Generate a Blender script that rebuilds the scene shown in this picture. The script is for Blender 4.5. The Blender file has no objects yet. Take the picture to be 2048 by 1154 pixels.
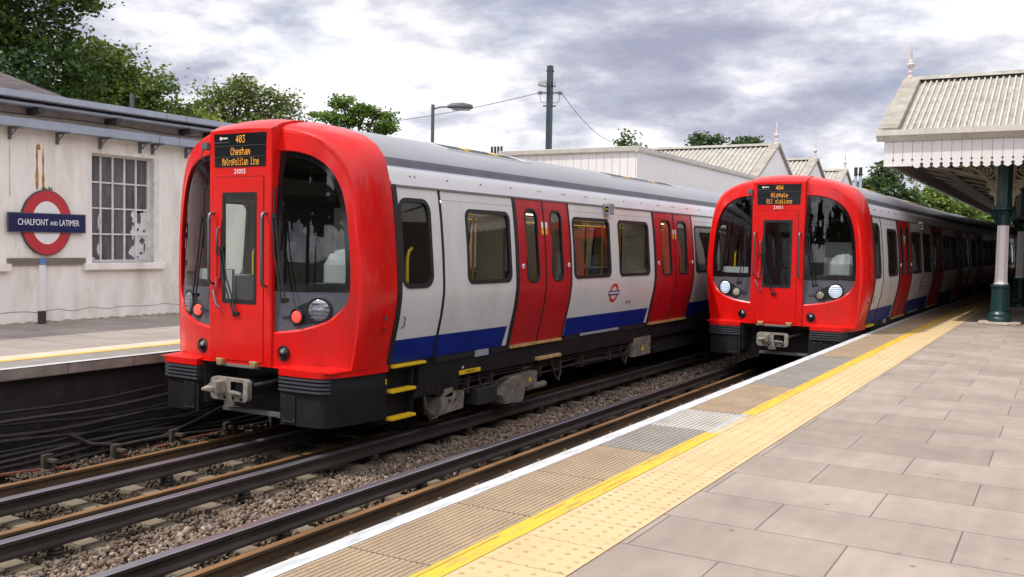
import bpy, bmesh, math, random
import numpy as np
from mathutils import Vector, Matrix
from mathutils.geometry import delaunay_2d_cdt
random.seed(7); rng = np.random.default_rng(7)
SC = bpy.context.scene; COL = SC.collection
R = math.radians

# ------------------------------------------------------------------ camera
cam_d = bpy.data.cameras.new("camera"); cam = bpy.data.objects.new("camera", cam_d); COL.objects.link(cam)
cam_d.sensor_width = 36.0; cam_d.lens = 1889.0 / 2048 * 36; cam_d.clip_end = 2000; cam_d.clip_start = 0.05
yaw, pit, rol = R(30.53), R(2.741), R(1.023)
fw = Vector((-math.sin(yaw) * math.cos(pit), math.cos(yaw) * math.cos(pit), -math.sin(pit)))
r0 = Vector((math.cos(yaw), math.sin(yaw), 0)); u0 = r0.cross(fw)
rt = r0 * math.cos(rol) + u0 * math.sin(rol); up = rt.cross(fw)
cam.matrix_world = Matrix(((rt.x, up.x, -fw.x, 0), (rt.y, up.y, -fw.y, 0), (rt.z, up.z, -fw.z, 2.48), (0, 0, 0, 1)))
SC.camera = cam
SC.view_settings.view_transform = 'Standard'; SC.view_settings.look = 'None'
SC.view_settings.exposure = 0.35; SC.view_settings.gamma = 1.0
SC.cycles.max_bounces = 8; SC.cycles.transparent_max_bounces = 16; SC.cycles.transmission_bounces = 6

# ------------------------------------------------------------------ sun and cloudy sky
SUN = Vector((-0.34, -0.37, 0.865)).normalized()
sd = bpy.data.lights.new("sun", 'SUN'); sun = bpy.data.objects.new("sun", sd); COL.objects.link(sun)
sd.energy = 2.8; sd.angle = R(2.0); sd.color = (1.0, 0.965, 0.91)
sun.rotation_euler = SUN.to_track_quat('Z', 'Y').to_euler()
W = bpy.data.worlds.new("World"); SC.world = W; W.use_nodes = True
nt = W.node_tree; N = nt.nodes; L = nt.links; N.clear()
def wn(t, **k):
    n = N.new(t)
    for a, b in k.items(): setattr(n, a, b)
    return n
def wmath(op, a, b=None, c=None):
    n = N.new('ShaderNodeMath'); n.operation = op
    for i, x in enumerate((a, b, c)):
        if x is None: continue
        if isinstance(x, (int, float)): n.inputs[i].default_value = x
        else: L.new(x, n.inputs[i])
    return n.outputs[0]
out = wn('ShaderNodeOutputWorld'); bg = wn('ShaderNodeBackground'); L.new(bg.outputs[0], out.inputs[0])
sky = wn('ShaderNodeTexSky'); sky.sky_type = 'NISHITA'; sky.sun_disc = False
sky.sun_elevation = math.asin(SUN.z); sky.sun_rotation = math.atan2(SUN.x, SUN.y)
tc = wn('ShaderNodeTexCoord'); DIR = tc.outputs['Generated']
sep = wn('ShaderNodeSeparateXYZ'); L.new(DIR, sep.inputs[0])
zz = wmath('ADD', wmath('MAXIMUM', sep.outputs[2], 0.0), 0.40)
px = wmath('DIVIDE', sep.outputs[0], zz); py = wmath('DIVIDE', sep.outputs[1], zz)
cb = wn('ShaderNodeCombineXYZ'); L.new(px, cb.inputs[0]); L.new(py, cb.inputs[1]); L.new(wmath('MULTIPLY', sep.outputs[2], 3.2), cb.inputs[2])
def wnoise(scale, detail, rough, dist=0.0, off=(0, 0, 0)):
    ad = wn('ShaderNodeVectorMath', operation='ADD'); L.new(cb.outputs[0], ad.inputs[0]); ad.inputs[1].default_value = off
    n = wn('ShaderNodeTexNoise'); n.inputs['Scale'].default_value = scale; n.inputs['Detail'].default_value = detail
    n.inputs['Roughness'].default_value = rough; n.inputs['Distortion'].default_value = dist; L.new(ad.outputs[0], n.inputs['Vector']); return n.outputs[0]
n1 = wnoise(1.9, 8, 0.5, 0.1); n2 = wnoise(4.2, 10, 0.56, 0.3); n3 = wnoise(2.7, 11, 0.60, 0.0, (7, 3, 1)); n4 = wnoise(2.7, 11, 0.60, 0.0, (6.97, 3, 1.10))
# cloud heaps: thick parts, with tops lit and undersides grey
val = wmath('ADD', wmath('MULTIPLY', n1, 0.70), wmath('MULTIPLY', n2, 0.30))
val = wmath('ADD', val, wmath('MULTIPLY', wmath('SUBTRACT', n3, n4), 0.80))
# broad light and dark cloud banks, each at its own bearing and height in the sky
def bank(d, width, amt, acc):
    d = Vector(d).normalized()
    vm = wn('ShaderNodeVectorMath', operation='DOT_PRODUCT'); L.new(DIR, vm.inputs[0]); vm.inputs[1].default_value = d
    t = wmath('EXPONENT', wmath('DIVIDE', wmath('SUBTRACT', vm.outputs['Value'], 1.0), width))
    return wmath('ADD', acc, wmath('MULTIPLY', t, amt))
for d, w_, a_ in [((-.444,.869,.218), .006, -.08), ((-.353,.916,.189), .0035, -.10), ((-.387,.909,.155), .0012, -.05), ((-.552,.80,.23), .004, -.06), ((-.155,.98,.112), .003, -.06),
        ((-.125,.982,.144), .002, -.03), ((-.578,.806,.131), .0010, -.06), ((-.639,.751,.168), .003, .05), ((-.59,.787,.181), .0015, .06), ((-.402,.907,.124), .0012, .10),
        ((-.293,.94,.173), .0010, .10), ((-.517,.847,.123), .0010, .05), ((-.084,.977,.195), .003, .04), ((-.731,.651,.203), .005, .0)]:
    val = bank(d, w_, a_, val)
rp = wn('ShaderNodeValToRGB'); L.new(val, rp.inputs[0])
e = rp.color_ramp.elements; e[0].position = 0.28; e[0].color = (0.32, 0.335, 0.435, 1); e[1].position = 0.66; e[1].color = (0.90, 0.90, 0.915, 1)
for p, c in ((0.385, (0.42, 0.43, 0.525)), (0.44, (0.53, 0.54, 0.62)), (0.485, (0.63, 0.635, 0.70)), (0.52, (0.74, 0.74, 0.785)), (0.57, (0.86, 0.86, 0.88))):
    q = e.new(p); q.color = (*c, 1)
# unseen sky behind and to the right is brightened to light the left wall
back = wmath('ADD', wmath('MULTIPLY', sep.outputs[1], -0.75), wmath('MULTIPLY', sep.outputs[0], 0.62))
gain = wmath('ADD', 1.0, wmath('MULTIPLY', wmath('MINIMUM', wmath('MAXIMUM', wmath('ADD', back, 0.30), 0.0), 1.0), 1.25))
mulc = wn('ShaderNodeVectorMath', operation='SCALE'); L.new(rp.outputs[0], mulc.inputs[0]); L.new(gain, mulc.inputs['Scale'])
skys = wn('ShaderNodeVectorMath', operation='SCALE'); L.new(sky.outputs[0], skys.inputs[0]); skys.inputs['Scale'].default_value = 0.10
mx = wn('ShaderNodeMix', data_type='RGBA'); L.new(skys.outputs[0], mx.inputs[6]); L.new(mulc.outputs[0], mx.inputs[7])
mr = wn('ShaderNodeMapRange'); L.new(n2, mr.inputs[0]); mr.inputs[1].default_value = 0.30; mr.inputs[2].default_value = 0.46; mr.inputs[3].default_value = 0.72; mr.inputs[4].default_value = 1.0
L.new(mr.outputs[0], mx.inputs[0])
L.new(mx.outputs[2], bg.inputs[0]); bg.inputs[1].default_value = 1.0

# ------------------------------------------------------------------ helpers
class MB:
    def __init__(s): s.v = []; s.f = []; s.m = []
    def add(s, vs, fs, m=0):
        b = len(s.v); s.v += [tuple(map(float, p)) for p in vs]
        for f in fs: s.f.append([b + i for i in f]); s.m.append(m)
        return s
    def box(s, x0, x1, y0, y1, z0, z1, m=0):
        return s.add([(x0,y0,z0),(x1,y0,z0),(x1,y1,z0),(x0,y1,z0),(x0,y0,z1),(x1,y0,z1),(x1,y1,z1),(x0,y1,z1)],
            [(0,3,2,1),(4,5,6,7),(0,1,5,4),(1,2,6,5),(2,3,7,6),(3,0,4,7)], m)
    def loft(s, rings, closed=True, caps=True, m=0):
        n = len(rings[0]); fs = []; vs = [p for r in rings for p in r]
        for k in range(len(rings) - 1):
            for i in range(n if closed else n - 1):
                j = (i + 1) % n; fs.append((k*n+i, k*n+j, (k+1)*n+j, (k+1)*n+i))
        if caps and closed: fs.append(tuple(range(n))[::-1]); fs.append(tuple(range((len(rings)-1)*n, len(rings)*n)))
        return s.add(vs, fs, m)
    def cyl(s, p0, p1, r, r1=None, n=12, m=0, caps=True):
        p0, p1 = Vector(p0), Vector(p1); r1 = r if r1 is None else r1
        d = (p1 - p0).normalized(); a = d.orthogonal().normalized(); b = d.cross(a)
        return s.loft([[p + (a*math.cos(2*math.pi*i/n) + b*math.sin(2*math.pi*i/n))*q for i in range(n)] for p, q in ((p0, r), (p1, r1))], True, caps, m)
    def tube(s, pts, r, n=8, m=0):
        pts = [Vector(p) for p in pts]; rings = []; a = None
        for i, p in enumerate(pts):
            d = (pts[min(i+1, len(pts)-1)] - pts[max(i-1, 0)]).normalized()
            a = d.orthogonal().normalized() if a is None else (a - d*a.dot(d)).normalized()
            b = d.cross(a); q = r[i] if isinstance(r, (list, tuple)) else r
            rings.append([p + (a*math.cos(2*math.pi*k/n) + b*math.sin(2*math.pi*k/n))*q for k in range(n)])
        return s.loft(rings, True, True, m)
    def lathe(s, c, prof, n=16, m=0, axis='z'):
        rings = []
        for rr, h in prof:
            ring = []
            for i in range(n):
                a = 2*math.pi*(i+.5)/n; x, y = rr*math.cos(a), rr*math.sin(a)
                ring.append((c[0]+x, c[1]+y, c[2]+h) if axis == 'z' else (c[0]+x, c[1]+h, c[2]+y) if axis == 'y' else (c[0]+h, c[1]+x, c[2]+y))
            rings.append(ring)
        return s.loft(rings, True, True, m)
    def prism(s, poly, ax, a0, a1, m=0):
        mk = {'x': lambda p, a: (a, p[0], p[1]), 'y': lambda p, a: (p[0], a, p[1]), 'z': lambda p, a: (p[0], p[1], a)}[ax]
        return s.loft([[mk(p, a0) for p in poly], [mk(p, a1) for p in poly]], True, True, m)
    def build(s, name, mats, parent=None, smooth=None, bevel=0, loc=None):
        me = bpy.data.meshes.new(name); me.from_pydata(s.v, [], s.f)
        for mt in (mats if isinstance(mats, (list, tuple)) else [mats]): me.materials.append(mt)
        me.polygons.foreach_set('material_index', s.m)
        bm = bmesh.new(); bm.from_mesh(me); bmesh.ops.recalc_face_normals(bm, faces=bm.faces[:])
        if bevel:
            ed = [e_ for e_ in bm.edges if len(e_.link_faces) == 2 and e_.calc_face_angle(0) > 0.6]
            bmesh.ops.bevel(bm, geom=ed, offset=bevel, segments=2, affect='EDGES', clamp_overlap=True)
        bm.to_mesh(me); bm.free(); me.update()
        if smooth: me.shade_smooth(); me.set_sharp_from_angle(angle=R(smooth))
        o = bpy.data.objects.new(name, me); COL.objects.link(o)
        if parent is not None: o.parent = parent
        if loc is not None: o.location = loc
        return o
def tag(o, label=None, cat=None, group=None, kind=None):
    for k, v in (('label', label), ('category', cat), ('group', group), ('kind', kind)):
        if v: o[k] = v
    return o
def empty(name, loc=(0,0,0), rz=0, parent=None):
    o = bpy.data.objects.new(name, None); COL.objects.link(o); o.location = loc; o.rotation_euler = (0,0,rz); o.empty_display_size = .2
    if parent is not None: o.parent = parent
    return o
def kids(o): return [c for c in bpy.data.objects if c.parent == o]
def copy_tree(o, parent=None):
    c = o.copy(); COL.objects.link(c)
    if parent is not None: c.parent = parent
    for ch in kids(o): copy_tree(ch, c)
    return c
def lettering(name, text, height, mat, parent, origin, xdir, ydir, align='CENTER', depth=0.002, space=1.0, width=None):
    cu = bpy.data.curves.new(name, 'FONT'); cu.body = text; cu.align_x = align; cu.align_y = 'CENTER'; cu.extrude = depth; cu.size = height / 0.72; cu.space_character = space
    cu.resolution_u = 3
    o = bpy.data.objects.new(name, cu); COL.objects.link(o); dg = bpy.context.evaluated_depsgraph_get(); dg.update()
    me = bpy.data.meshes.new_from_object(o.evaluated_get(dg)); bpy.data.objects.remove(o); bpy.data.curves.remove(cu)
    X, Y = Vector(xdir), Vector(ydir); Z = X.cross(Y); O = Vector(origin)
    xs = [v.co.x for v in me.vertices]; k = 1.0
    if width: k = width / (max(xs) - min(xs))
    for v in me.vertices: v.co = O + X*v.co.x*k + Y*v.co.y + Z*v.co.z
    me.materials.clear(); me.materials.append(mat)
    ob = bpy.data.objects.new(name, me); COL.objects.link(ob); ob.parent = parent
    return ob

# ------------------------------------------------------------------ materials
MATS = {}
def mat(name, col, rough=.6, metal=0, var=0.0, vscale=4.0, bump=0.0, bscale=40.0, coat=0, emit=0, island=0.0, dirt=None, dscale=1.5, damt=0.5, stretch=(1,1,1), spec=0.5, dlo=.48):
    if name in MATS: return MATS[name]
    m = bpy.data.materials.new(name); m.use_nodes = True; t = m.node_tree; n = t.nodes; l = t.links
    b = n['Principled BSDF']; b.inputs['Roughness'].default_value = rough; b.inputs['Metallic'].default_value = metal
    b.inputs['Base Color'].default_value = (*col, 1); b.inputs['Coat Weight'].default_value = coat; b.inputs['Coat Roughness'].default_value = 0.06
    b.inputs['Specular IOR Level'].default_value = spec
    if emit: b.inputs['Emission Color'].default_value = (*col, 1); b.inputs['Emission Strength'].default_value = emit
    co = None
    def coords():
        nonlocal co
        if co is None:
            c = n.new('ShaderNodeTexCoord'); mp = n.new('ShaderNodeMapping'); mp.inputs['Scale'].default_value = stretch
            l.new(c.outputs['Object'], mp.inputs[0]); co = mp.outputs[0]
        return co
    cur = None
    def noise(sc, det=5, ro=.6):
        q = n.new('ShaderNodeTexNoise'); q.inputs['Scale'].default_value = sc; q.inputs['Detail'].default_value = det; q.inputs['Roughness'].default_value = ro
        l.new(coords(), q.inputs['Vector']); return q.outputs[0]
    def mixc(fac, a, bcol, typ='MIX'):
        x = n.new('ShaderNodeMix'); x.data_type = 'RGBA'; x.blend_type = typ
        if isinstance(fac, (int, float)): x.inputs[0].default_value = fac
        else: l.new(fac, x.inputs[0])
        for i, y in ((6, a), (7, bcol)):
            if isinstance(y, tuple): x.inputs[i].default_value = (*y, 1)
            else: l.new(y, x.inputs[i])
        return x.outputs[2]
    def rng_(v, a, b_, c=0, d=1):
        q = n.new('ShaderNodeMapRange'); l.new(v, q.inputs[0])
        for i, y in enumerate((a, b_, c, d)): q.inputs[i+1].default_value = y
        return q.outputs[0]
    cur = tuple(col)
    if var:
        lo = tuple(max(0, c*(1-var)) for c in col); hi = tuple(min(1, c*(1+var)) for c in col)
        cur = mixc(rng_(noise(vscale), .32, .68), lo, hi)
    if island:
        g = n.new('ShaderNodeNewGeometry'); f = rng_(g.outputs['Random Per Island'], 0, 1, 1-island, 1+island)
        x = n.new('ShaderNodeVectorMath'); x.operation = 'SCALE'
        if isinstance(cur, tuple): x.inputs[0].default_value = cur
        else: l.new(cur, x.inputs[0])
        l.new(f, x.inputs['Scale']); cur = x.outputs[0]
    if dirt:
        cur = mixc(rng_(noise(dscale, 8, .7), dlo, dlo+.24, 0, damt), cur, tuple(dirt))
    if not isinstance(cur, tuple): l.new(cur, b.inputs['Base Color'])
    if bump:
        bp = n.new('ShaderNodeBump'); bp.inputs['Strength'].default_value = bump; bp.inputs['Distance'].default_value = .02
        l.new(noise(bscale, 6, .65), bp.inputs['Height']); l.new(bp.outputs[0], b.inputs['Normal'])
    if coat: l.new(rng_(noise(vscale*1.7, 6, .65), .3, .7, max(.12, rough-.10), rough+.16), b.inputs['Roughness'])
    MATS[name] = m; return m
def glass(name, tint, refl=1.0):
    m = bpy.data.materials.new(name); m.use_nodes = True; t = m.node_tree; n = t.nodes; l = t.links; n.remove(n['Principled BSDF'])
    o = n['Material Output']; tr = n.new('ShaderNodeBsdfTransparent'); tr.inputs[0].default_value = (*tint, 1)
    gl = n.new('ShaderNodeBsdfGlossy'); gl.inputs['Roughness'].default_value = .02; gl.inputs[0].default_value = (refl, refl, refl, 1)
    lw = n.new('ShaderNodeLayerWeight'); lw.inputs[0].default_value = .5; pw = n.new('ShaderNodeMath'); pw.operation = 'POWER'; l.new(lw.outputs['Facing'], pw.inputs[0]); pw.inputs[1].default_value = 4.0
    fr = n.new('ShaderNodeMath'); fr.operation = 'MULTIPLY_ADD'; l.new(pw.outputs[0], fr.inputs[0]); fr.inputs[1].default_value = .9; fr.inputs[2].default_value = .055; fr.use_clamp = True; mxs = n.new('ShaderNodeMixShader')
    l.new(fr.outputs[0], mxs.inputs[0]); l.new(tr.outputs[0], mxs.inputs[1]); l.new(gl.outputs[0], mxs.inputs[2]); l.new(mxs.outputs[0], o.inputs[0])
    MATS[name] = m; return m
RED = mat('red_paint', (0.70, 0.006, 0.004), .30, 0, .07, 1.2, coat=.22, spec=.35, dirt=(.36,.012,.010), dscale=2.6, damt=.55, stretch=(1.3,1.3,.35), dlo=.46)
DRED = mat('red_door_paint', (0.47, 0.006, 0.013), .36, 0, .12, 2.0, coat=.1, spec=.4, dirt=(.30,.006,.01), dscale=1.8, damt=.4, stretch=(1,1,.3))
WHITE = mat('white_body_paint', (0.68, 0.66, 0.65), .36, 0, .05, 1.5, dirt=(.40,.37,.34), dscale=1.6, damt=.35, stretch=(1,1,.35), coat=.2)
CANT = mat('cantrail_paint', (0.76, 0.75, 0.77), .4, 0, .04, 2)
LILAC = mat('lilac_strip', (0.50, 0.51, 0.62), .4)
GUT = mat('dark_gutter', (0.085, 0.088, 0.105), .5, 0, .2, 3)
SILVER = mat('silver_roof', (0.34, 0.34, 0.365), .42, .25, .10, .9, dirt=(.30,.29,.29), dscale=1.1, damt=.5, stretch=(1,.3,1))
BLUE = mat('blue_skirt', (0.002, 0.018, 0.20), .42, 0, .2, 3, spec=.25)
GREYP = mat('grey_lamp_panel', (0.095, 0.095, 0.115), .45, 0, .06, 3)
BLACK = mat('black_rubber', (0.010, 0.010, 0.012), .55)
GLOSSB = mat('gloss_black', (0.008, 0.008, 0.010), .12)
SKIRT = mat('black_skirt', (0.012, 0.011, 0.013), .55, 0, .3, 4, dirt=(.028,.024,.020), dscale=3, damt=.5, spec=.25)
UNDER = mat('underframe_grime', (0.020, 0.017, 0.016), .8, 0, .4, 6)
BOXM = mat('grimy_equipment', (0.20, 0.165, 0.13), .75, 0, .4, 8, dirt=(.03,.025,.02), dscale=6, damt=.8)
YEL = mat('yellow_paint', (0.78, 0.50, 0.015), .45, 0, .1, 8)
YPOLE = mat('yellow_pole', (0.85, 0.52, 0.01), .35)
ORNG = mat('worn_cream_bar', (0.50, 0.32, 0.14), .6, 0, .3, 10)
STEEL = mat('dull_steel', (0.34, 0.31, 0.26), .5, .5, .3, 15)
RAILT = mat('rail_head', (0.34, 0.31, 0.35), .36, .8, .2, 5, stretch=(1,.15,1))
RAILR = mat('rail_rust', (0.085, 0.052, 0.028), .85, 0, .4, 7, stretch=(1,.2,1))
RAILD = mat('rail_dark', (0.038, 0.028, 0.022), .8, 0, .4, 7, stretch=(1,.3,1))
RAILB = mat('rail_brown_head', (0.24, 0.125, 0.05), .55, .3, .3, 6, stretch=(1,.15,1))
CHROME = mat('brushed_rail', (0.20, 0.205, 0.235), .30, .8)
LED = mat('amber_led', (0.95, 0.40, 0.04), .5, emit=0.75)
WHT = mat('white_lettering', (0.85, 0.85, 0.85), .5)
LENS = mat('lamp_lens', (0.30, 0.31, 0.34), .15, .5)
GLASSW = glass('windscreen_glass', (0.66, 0.70, 0.70), .8)
GLASSS = glass('window_glass', (0.60, 0.59, 0.55), .9)
GLASSD = glass('tinted_door_glass', (0.84, 0.90, 0.87), .9)
# ------------------------------------------------------------------ custom ground materials
def nodes_of(name, rough=.8):
    m = bpy.data.materials.new(name); m.use_nodes = True; t = m.node_tree; b = t.nodes['Principled BSDF']; b.inputs['Roughness'].default_value = rough
    def nn(ty, ins=(), **k):
        q = t.nodes.new(ty)
        for a, v in k.items(): setattr(q, a, v)
        for i, v in ins:
            if hasattr(v, 'links') or hasattr(v, 'is_output'): t.links.new(v, q.inputs[i])
            else: q.inputs[i].default_value = v
        return q
    return m, t, b, nn
def mk_paving(name, ox, oy, c1, c2, w=1.0, h=.633, mort=(.125,.105,.09), msz=.005):
    m, t, b, nn = nodes_of(name, .85)
    tc_ = nn('ShaderNodeTexCoord'); mp = nn('ShaderNodeMapping', [(0, tc_.outputs['Object']), (1, (ox, oy, 0))])
    br = nn('ShaderNodeTexBrick', [('Vector', mp.outputs[0]), ('Color1', (*c1, 1)), ('Color2', (*c2, 1)), ('Mortar', (*mort, 1)), ('Scale', 1.0), ('Mortar Size', msz), ('Mortar Smooth', .3), ('Bias', 0.0), ('Brick Width', w), ('Row Height', h)])
    br.offset = .5; br.offset_frequency = 2
    nz = nn('ShaderNodeTexNoise', [('Vector', tc_.outputs['Object']), ('Scale', 1.3), ('Detail', 7.0), ('Roughness', .65)])
    nf = nn('ShaderNodeTexNoise', [('Vector', tc_.outputs['Object']), ('Scale', 160.0), ('Detail', 3.0)])
    st = nn('ShaderNodeMapping', [(0, tc_.outputs['Object']), (3, (9.0, 1.4, 1.0))]); ns = nn('ShaderNodeTexNoise', [('Vector', st.outputs[0]), ('Scale', 1.0), ('Detail', 5.0)])
    r1 = nn('ShaderNodeMapRange', [(0, nz.outputs[0]), (1, .3), (2, .7), (3, .78), (4, 1.13)])
    r2 = nn('ShaderNodeMapRange', [(0, nf.outputs[0]), (1, .3), (2, .7), (3, .90), (4, 1.10)])
    r3 = nn('ShaderNodeMapRange', [(0, ns.outputs[0]), (1, .3), (2, .7), (3, .93), (4, 1.06)])
    mm = nn('ShaderNodeMath', [(0, r1.outputs[0]), (1, r2.outputs[0])], operation='MULTIPLY'); mm = nn('ShaderNodeMath', [(0, mm.outputs[0]), (1, r3.outputs[0])], operation='MULTIPLY')
    sc = nn('ShaderNodeVectorMath', [(0, br.outputs['Color']), ('Scale', mm.outputs[0])], operation='SCALE')
    # a few dark worn spots
    sp = nn('ShaderNodeTexVoronoi', [('Vector', tc_.outputs['Object']), ('Scale', 3.1)]); sr = nn('ShaderNodeMapRange', [(0, sp.outputs['Distance']), (1, .03), (2, .075), (3, .50), (4, 1.0)])
    sc2 = nn('ShaderNodeVectorMath', [(0, sc.outputs[0]), ('Scale', sr.outputs[0])], operation='SCALE')
    t.links.new(sc2.outputs[0], b.inputs['Base Color'])
    bp = nn('ShaderNodeBump', [('Strength', .35), ('Distance', .004), ('Height', nn('ShaderNodeMath', [(0, nf.outputs[0]), (1, nn('ShaderNodeMath', [(0, br.outputs['Fac']), (1, -3.0)], operation='MULTIPLY').outputs[0])], operation='ADD').outputs[0])])
    t.links.new(bp.outputs[0], b.inputs['Normal']); return m
PAVE = mk_paving('paving_slabs', .96, -5.205, (.36,.292,.248), (.285,.228,.190))
PAVEL = mk_paving('far_paving_slabs', .2, .1, (.34,.295,.26), (.29,.25,.22), w=1.1, h=.75, mort=(.09,.08,.07), msz=.008)
TILEB = mat('brown_edge_tile', (.33,.235,.145), .85, 0, .16, 3, bump=.25, bscale=120, dirt=(.48,.40,.30), dscale=60, damt=.6)
TILED = mat('grey_edge_tile', (.235,.215,.195), .85, 0, .15, 4, bump=.2, bscale=120)
TILEL = mat('pale_edge_tile', (.42,.395,.36), .85, 0, .15, 4, bump=.2, bscale=120)
GROOVE = mat('tile_groove', (.12,.088,.058), .9)
MORTAR = mat('tile_mortar', (.36,.29,.21), .95, 0, .3, 20)
TGROOVE = mat('tactile_joint', (.34,.235,.115), .9)
TACT = mat('buff_tactile', (.565,.415,.225), .8, 0, .08, 2.0, bump=.12, bscale=150, dirt=(.45,.34,.18), dscale=1.2, damt=.35)
DOT = mat('tactile_blister', (.42,.30,.14), .8, 0, .25, 6)
YLINE = mat('yellow_line_paint', (.80,.47,.022), .6, 0, .08, 5, dirt=(.36,.25,.08), dscale=5, damt=.9, stretch=(5,1,1), dlo=.43)
WLINE = mat('white_edge_paint', (.56,.575,.59), .65, 0, .05, 5, dirt=(.30,.29,.28), dscale=3.6, damt=.9, stretch=(6,.9,1), dlo=.44)
CONC = mat('coping_concrete', (.27,.235,.20), .9, 0, .22, 3, bump=.4, bscale=50, dirt=(.10,.085,.07), dscale=2.5, damt=.7)
PITW = mat('sooty_pit_wall', (.022,.019,.018), .9, 0, .4, 2.5, bump=.6, bscale=18, dirt=(.10,.085,.075), dscale=1.8, damt=.45)
SLEEP = mat('concrete_sleeper', (.19,.152,.105), .9, 0, .22, 4, bump=.3, bscale=60, dirt=(.07,.055,.04), dscale=3, damt=.7)

def curve(y): return 0.0 if y < 18 else (y-18.0)**2/1120.0
def strip(mb, x0, x1, z, y0=-8, y1=95, m=0, step=3.0):
    n = max(1, int((y1-y0)/step)); ys = [y0+(y1-y0)*i/n for i in range(n+1)]
    vs = []
    for y in ys: vs += [(x0+curve(y), y, z), (x1+curve(y), y, z)]
    return mb.add(vs, [(2*i, 2*i+1, 2*i+3, 2*i+2) for i in range(n)], m)
def struct(o, label=None): return tag(o, label, None, None, 'structure')

# ------------------------------------------------------------------ ground, ballast bed
GRASSY = mat('rough_ground', (.06,.075,.03), .95, 0, .4, .3)
struct(MB().add([(-400,-200,-.42),(400,-200,-.42),(400,700,-.42),(-400,700,-.42)], [(0,1,2,3)]).build('ground', GRASSY), 'rough green ground around the station')
m_, t_, b_, nn = nodes_of('ballast_stone', .9)
g_ = nn('ShaderNodeNewGeometry'); tc_ = nn('ShaderNodeTexCoord'); sx = nn('ShaderNodeSeparateXYZ', [(0, tc_.outputs['Object'])])
rampn = nn('ShaderNodeValToRGB', [(0, g_.outputs['Random Per Island'])]); e = rampn.color_ramp.elements
e[0].color = (.10,.070,.048,1); e[1].color = (.42,.33,.255,1)
for p, c in ((.35,(.18,.122,.082)), (.6,(.25,.172,.125)), (.8,(.17,.138,.112)), (.93,(.34,.26,.20))): q = e.new(p); q.color = (*c,1)
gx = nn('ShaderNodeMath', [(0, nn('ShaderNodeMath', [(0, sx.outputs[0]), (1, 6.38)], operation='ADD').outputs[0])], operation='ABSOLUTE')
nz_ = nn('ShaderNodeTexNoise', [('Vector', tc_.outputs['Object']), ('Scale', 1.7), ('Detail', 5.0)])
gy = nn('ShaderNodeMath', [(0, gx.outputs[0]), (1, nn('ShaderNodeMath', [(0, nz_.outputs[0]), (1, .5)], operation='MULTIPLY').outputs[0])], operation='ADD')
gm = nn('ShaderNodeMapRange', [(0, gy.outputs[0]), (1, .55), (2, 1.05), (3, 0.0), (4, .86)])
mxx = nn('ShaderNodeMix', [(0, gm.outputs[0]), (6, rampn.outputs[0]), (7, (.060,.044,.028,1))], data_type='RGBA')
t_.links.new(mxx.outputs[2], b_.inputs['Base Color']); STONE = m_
BEDM = mat('ballast_bed_grit', (.085,.064,.045), .95, 0, .5, 9, bump=1.0, bscale=30, dirt=(.03,.024,.018), dscale=2, damt=.8)
bed = MB(); strip(bed, -10.05, -3.2, -.235); struct(bed.build('track_bed', BEDM), 'dirty grit bed under both tracks')
_bm = bmesh.new(); bmesh.ops.create_icosphere(_bm, subdivisions=1, radius=1.0); ICOV = np.array([v.co[:] for v in _bm.verts]); ICOF = np.array([[v.index for v in f.verts] for f in _bm.faces]); _bm.free()
SLEEP_T1 = [4.38 - .69*3 + .69*k for k in range(34)]; SLEEP_T2 = [5.02 - .685*3 + .685*k for k in range(30)]
def scatter(regs):
    P = []
    for (x0, x1, y0, y1, dens, base) in regs:
        n = int((x1-x0)*(y1-y0)*dens); p = np.stack([rng.uniform(x0,x1,n), rng.uniform(y0,y1,n), np.full(n, base)+rng.normal(0,.014,n)], 1); P.append(p)
    P = np.concatenate(P); keep = np.ones(len(P), bool)
    for ys, (a, b) in ((SLEEP_T1, (-9.64,-6.9)), (SLEEP_T2, (-6.12,-3.4))):
        for y in ys:
            inside = (P[:,0]>a)&(P[:,0]<b)&(abs(P[:,1]-y)<.115)
            keep &= ~(inside & (rng.random(len(P)) > .10))
    return P[keep]
pos = scatter([(-7.0,-5.95,3.0,13,1250,-.17), (-7.0,-5.95,13,24,560,-.17), (-9.75,-7.0,3.6,10.5,800,-.192), (-10.0,-9.4,5,9.5,800,-.12), (-5.95,-3.7,3.0,12,700,-.195), (-5.95,-4.6,12,20,320,-.195)])
nS = len(pos); rad = rng.uniform(.013,.027,nS)*np.where(rng.random(nS)<.06,1.6,1.0); far = pos[:,1] > 12; rad[far] *= 1.25
base = ICOV[None]*(1+rng.normal(0,.30,(nS,12,1))) + rng.normal(0,.12,(nS,12,3))
scl = np.stack([rng.uniform(.8,1.35,nS), rng.uniform(.7,1.1,nS), rng.uniform(.55,.9,nS)],1)[:,None]
q4 = rng.normal(size=(nS,4)); q4 /= np.linalg.norm(q4,axis=1,keepdims=True); w,x,y,z = q4.T
Rm = np.stack([1-2*(y*y+z*z),2*(x*y-z*w),2*(x*z+y*w),2*(x*y+z*w),1-2*(x*x+z*z),2*(y*z-x*w),2*(x*z-y*w),2*(y*z+x*w),1-2*(x*x+y*y)],1).reshape(nS,3,3)
V = np.einsum('nij,nkj->nki', Rm, base*scl*rad[:,None,None]) + pos[:,None]
def np_mesh(name, V, F, mt):
    me = bpy.data.meshes.new(name); V = np.ascontiguousarray(V.reshape(-1,3), dtype=np.float32); k = F.shape[1]
    me.vertices.add(len(V)); me.vertices.foreach_set('co', V.ravel()); me.loops.add(F.size); me.loops.foreach_set('vertex_index', F.ravel().astype(np.int32))
    me.polygons.add(len(F)); me.polygons.foreach_set('loop_start', np.arange(0, F.size, k, dtype=np.int32)); me.update(calc_edges=True); me.materials.append(mt)
    o = bpy.data.objects.new(name, me); COL.objects.link(o); return o
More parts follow.
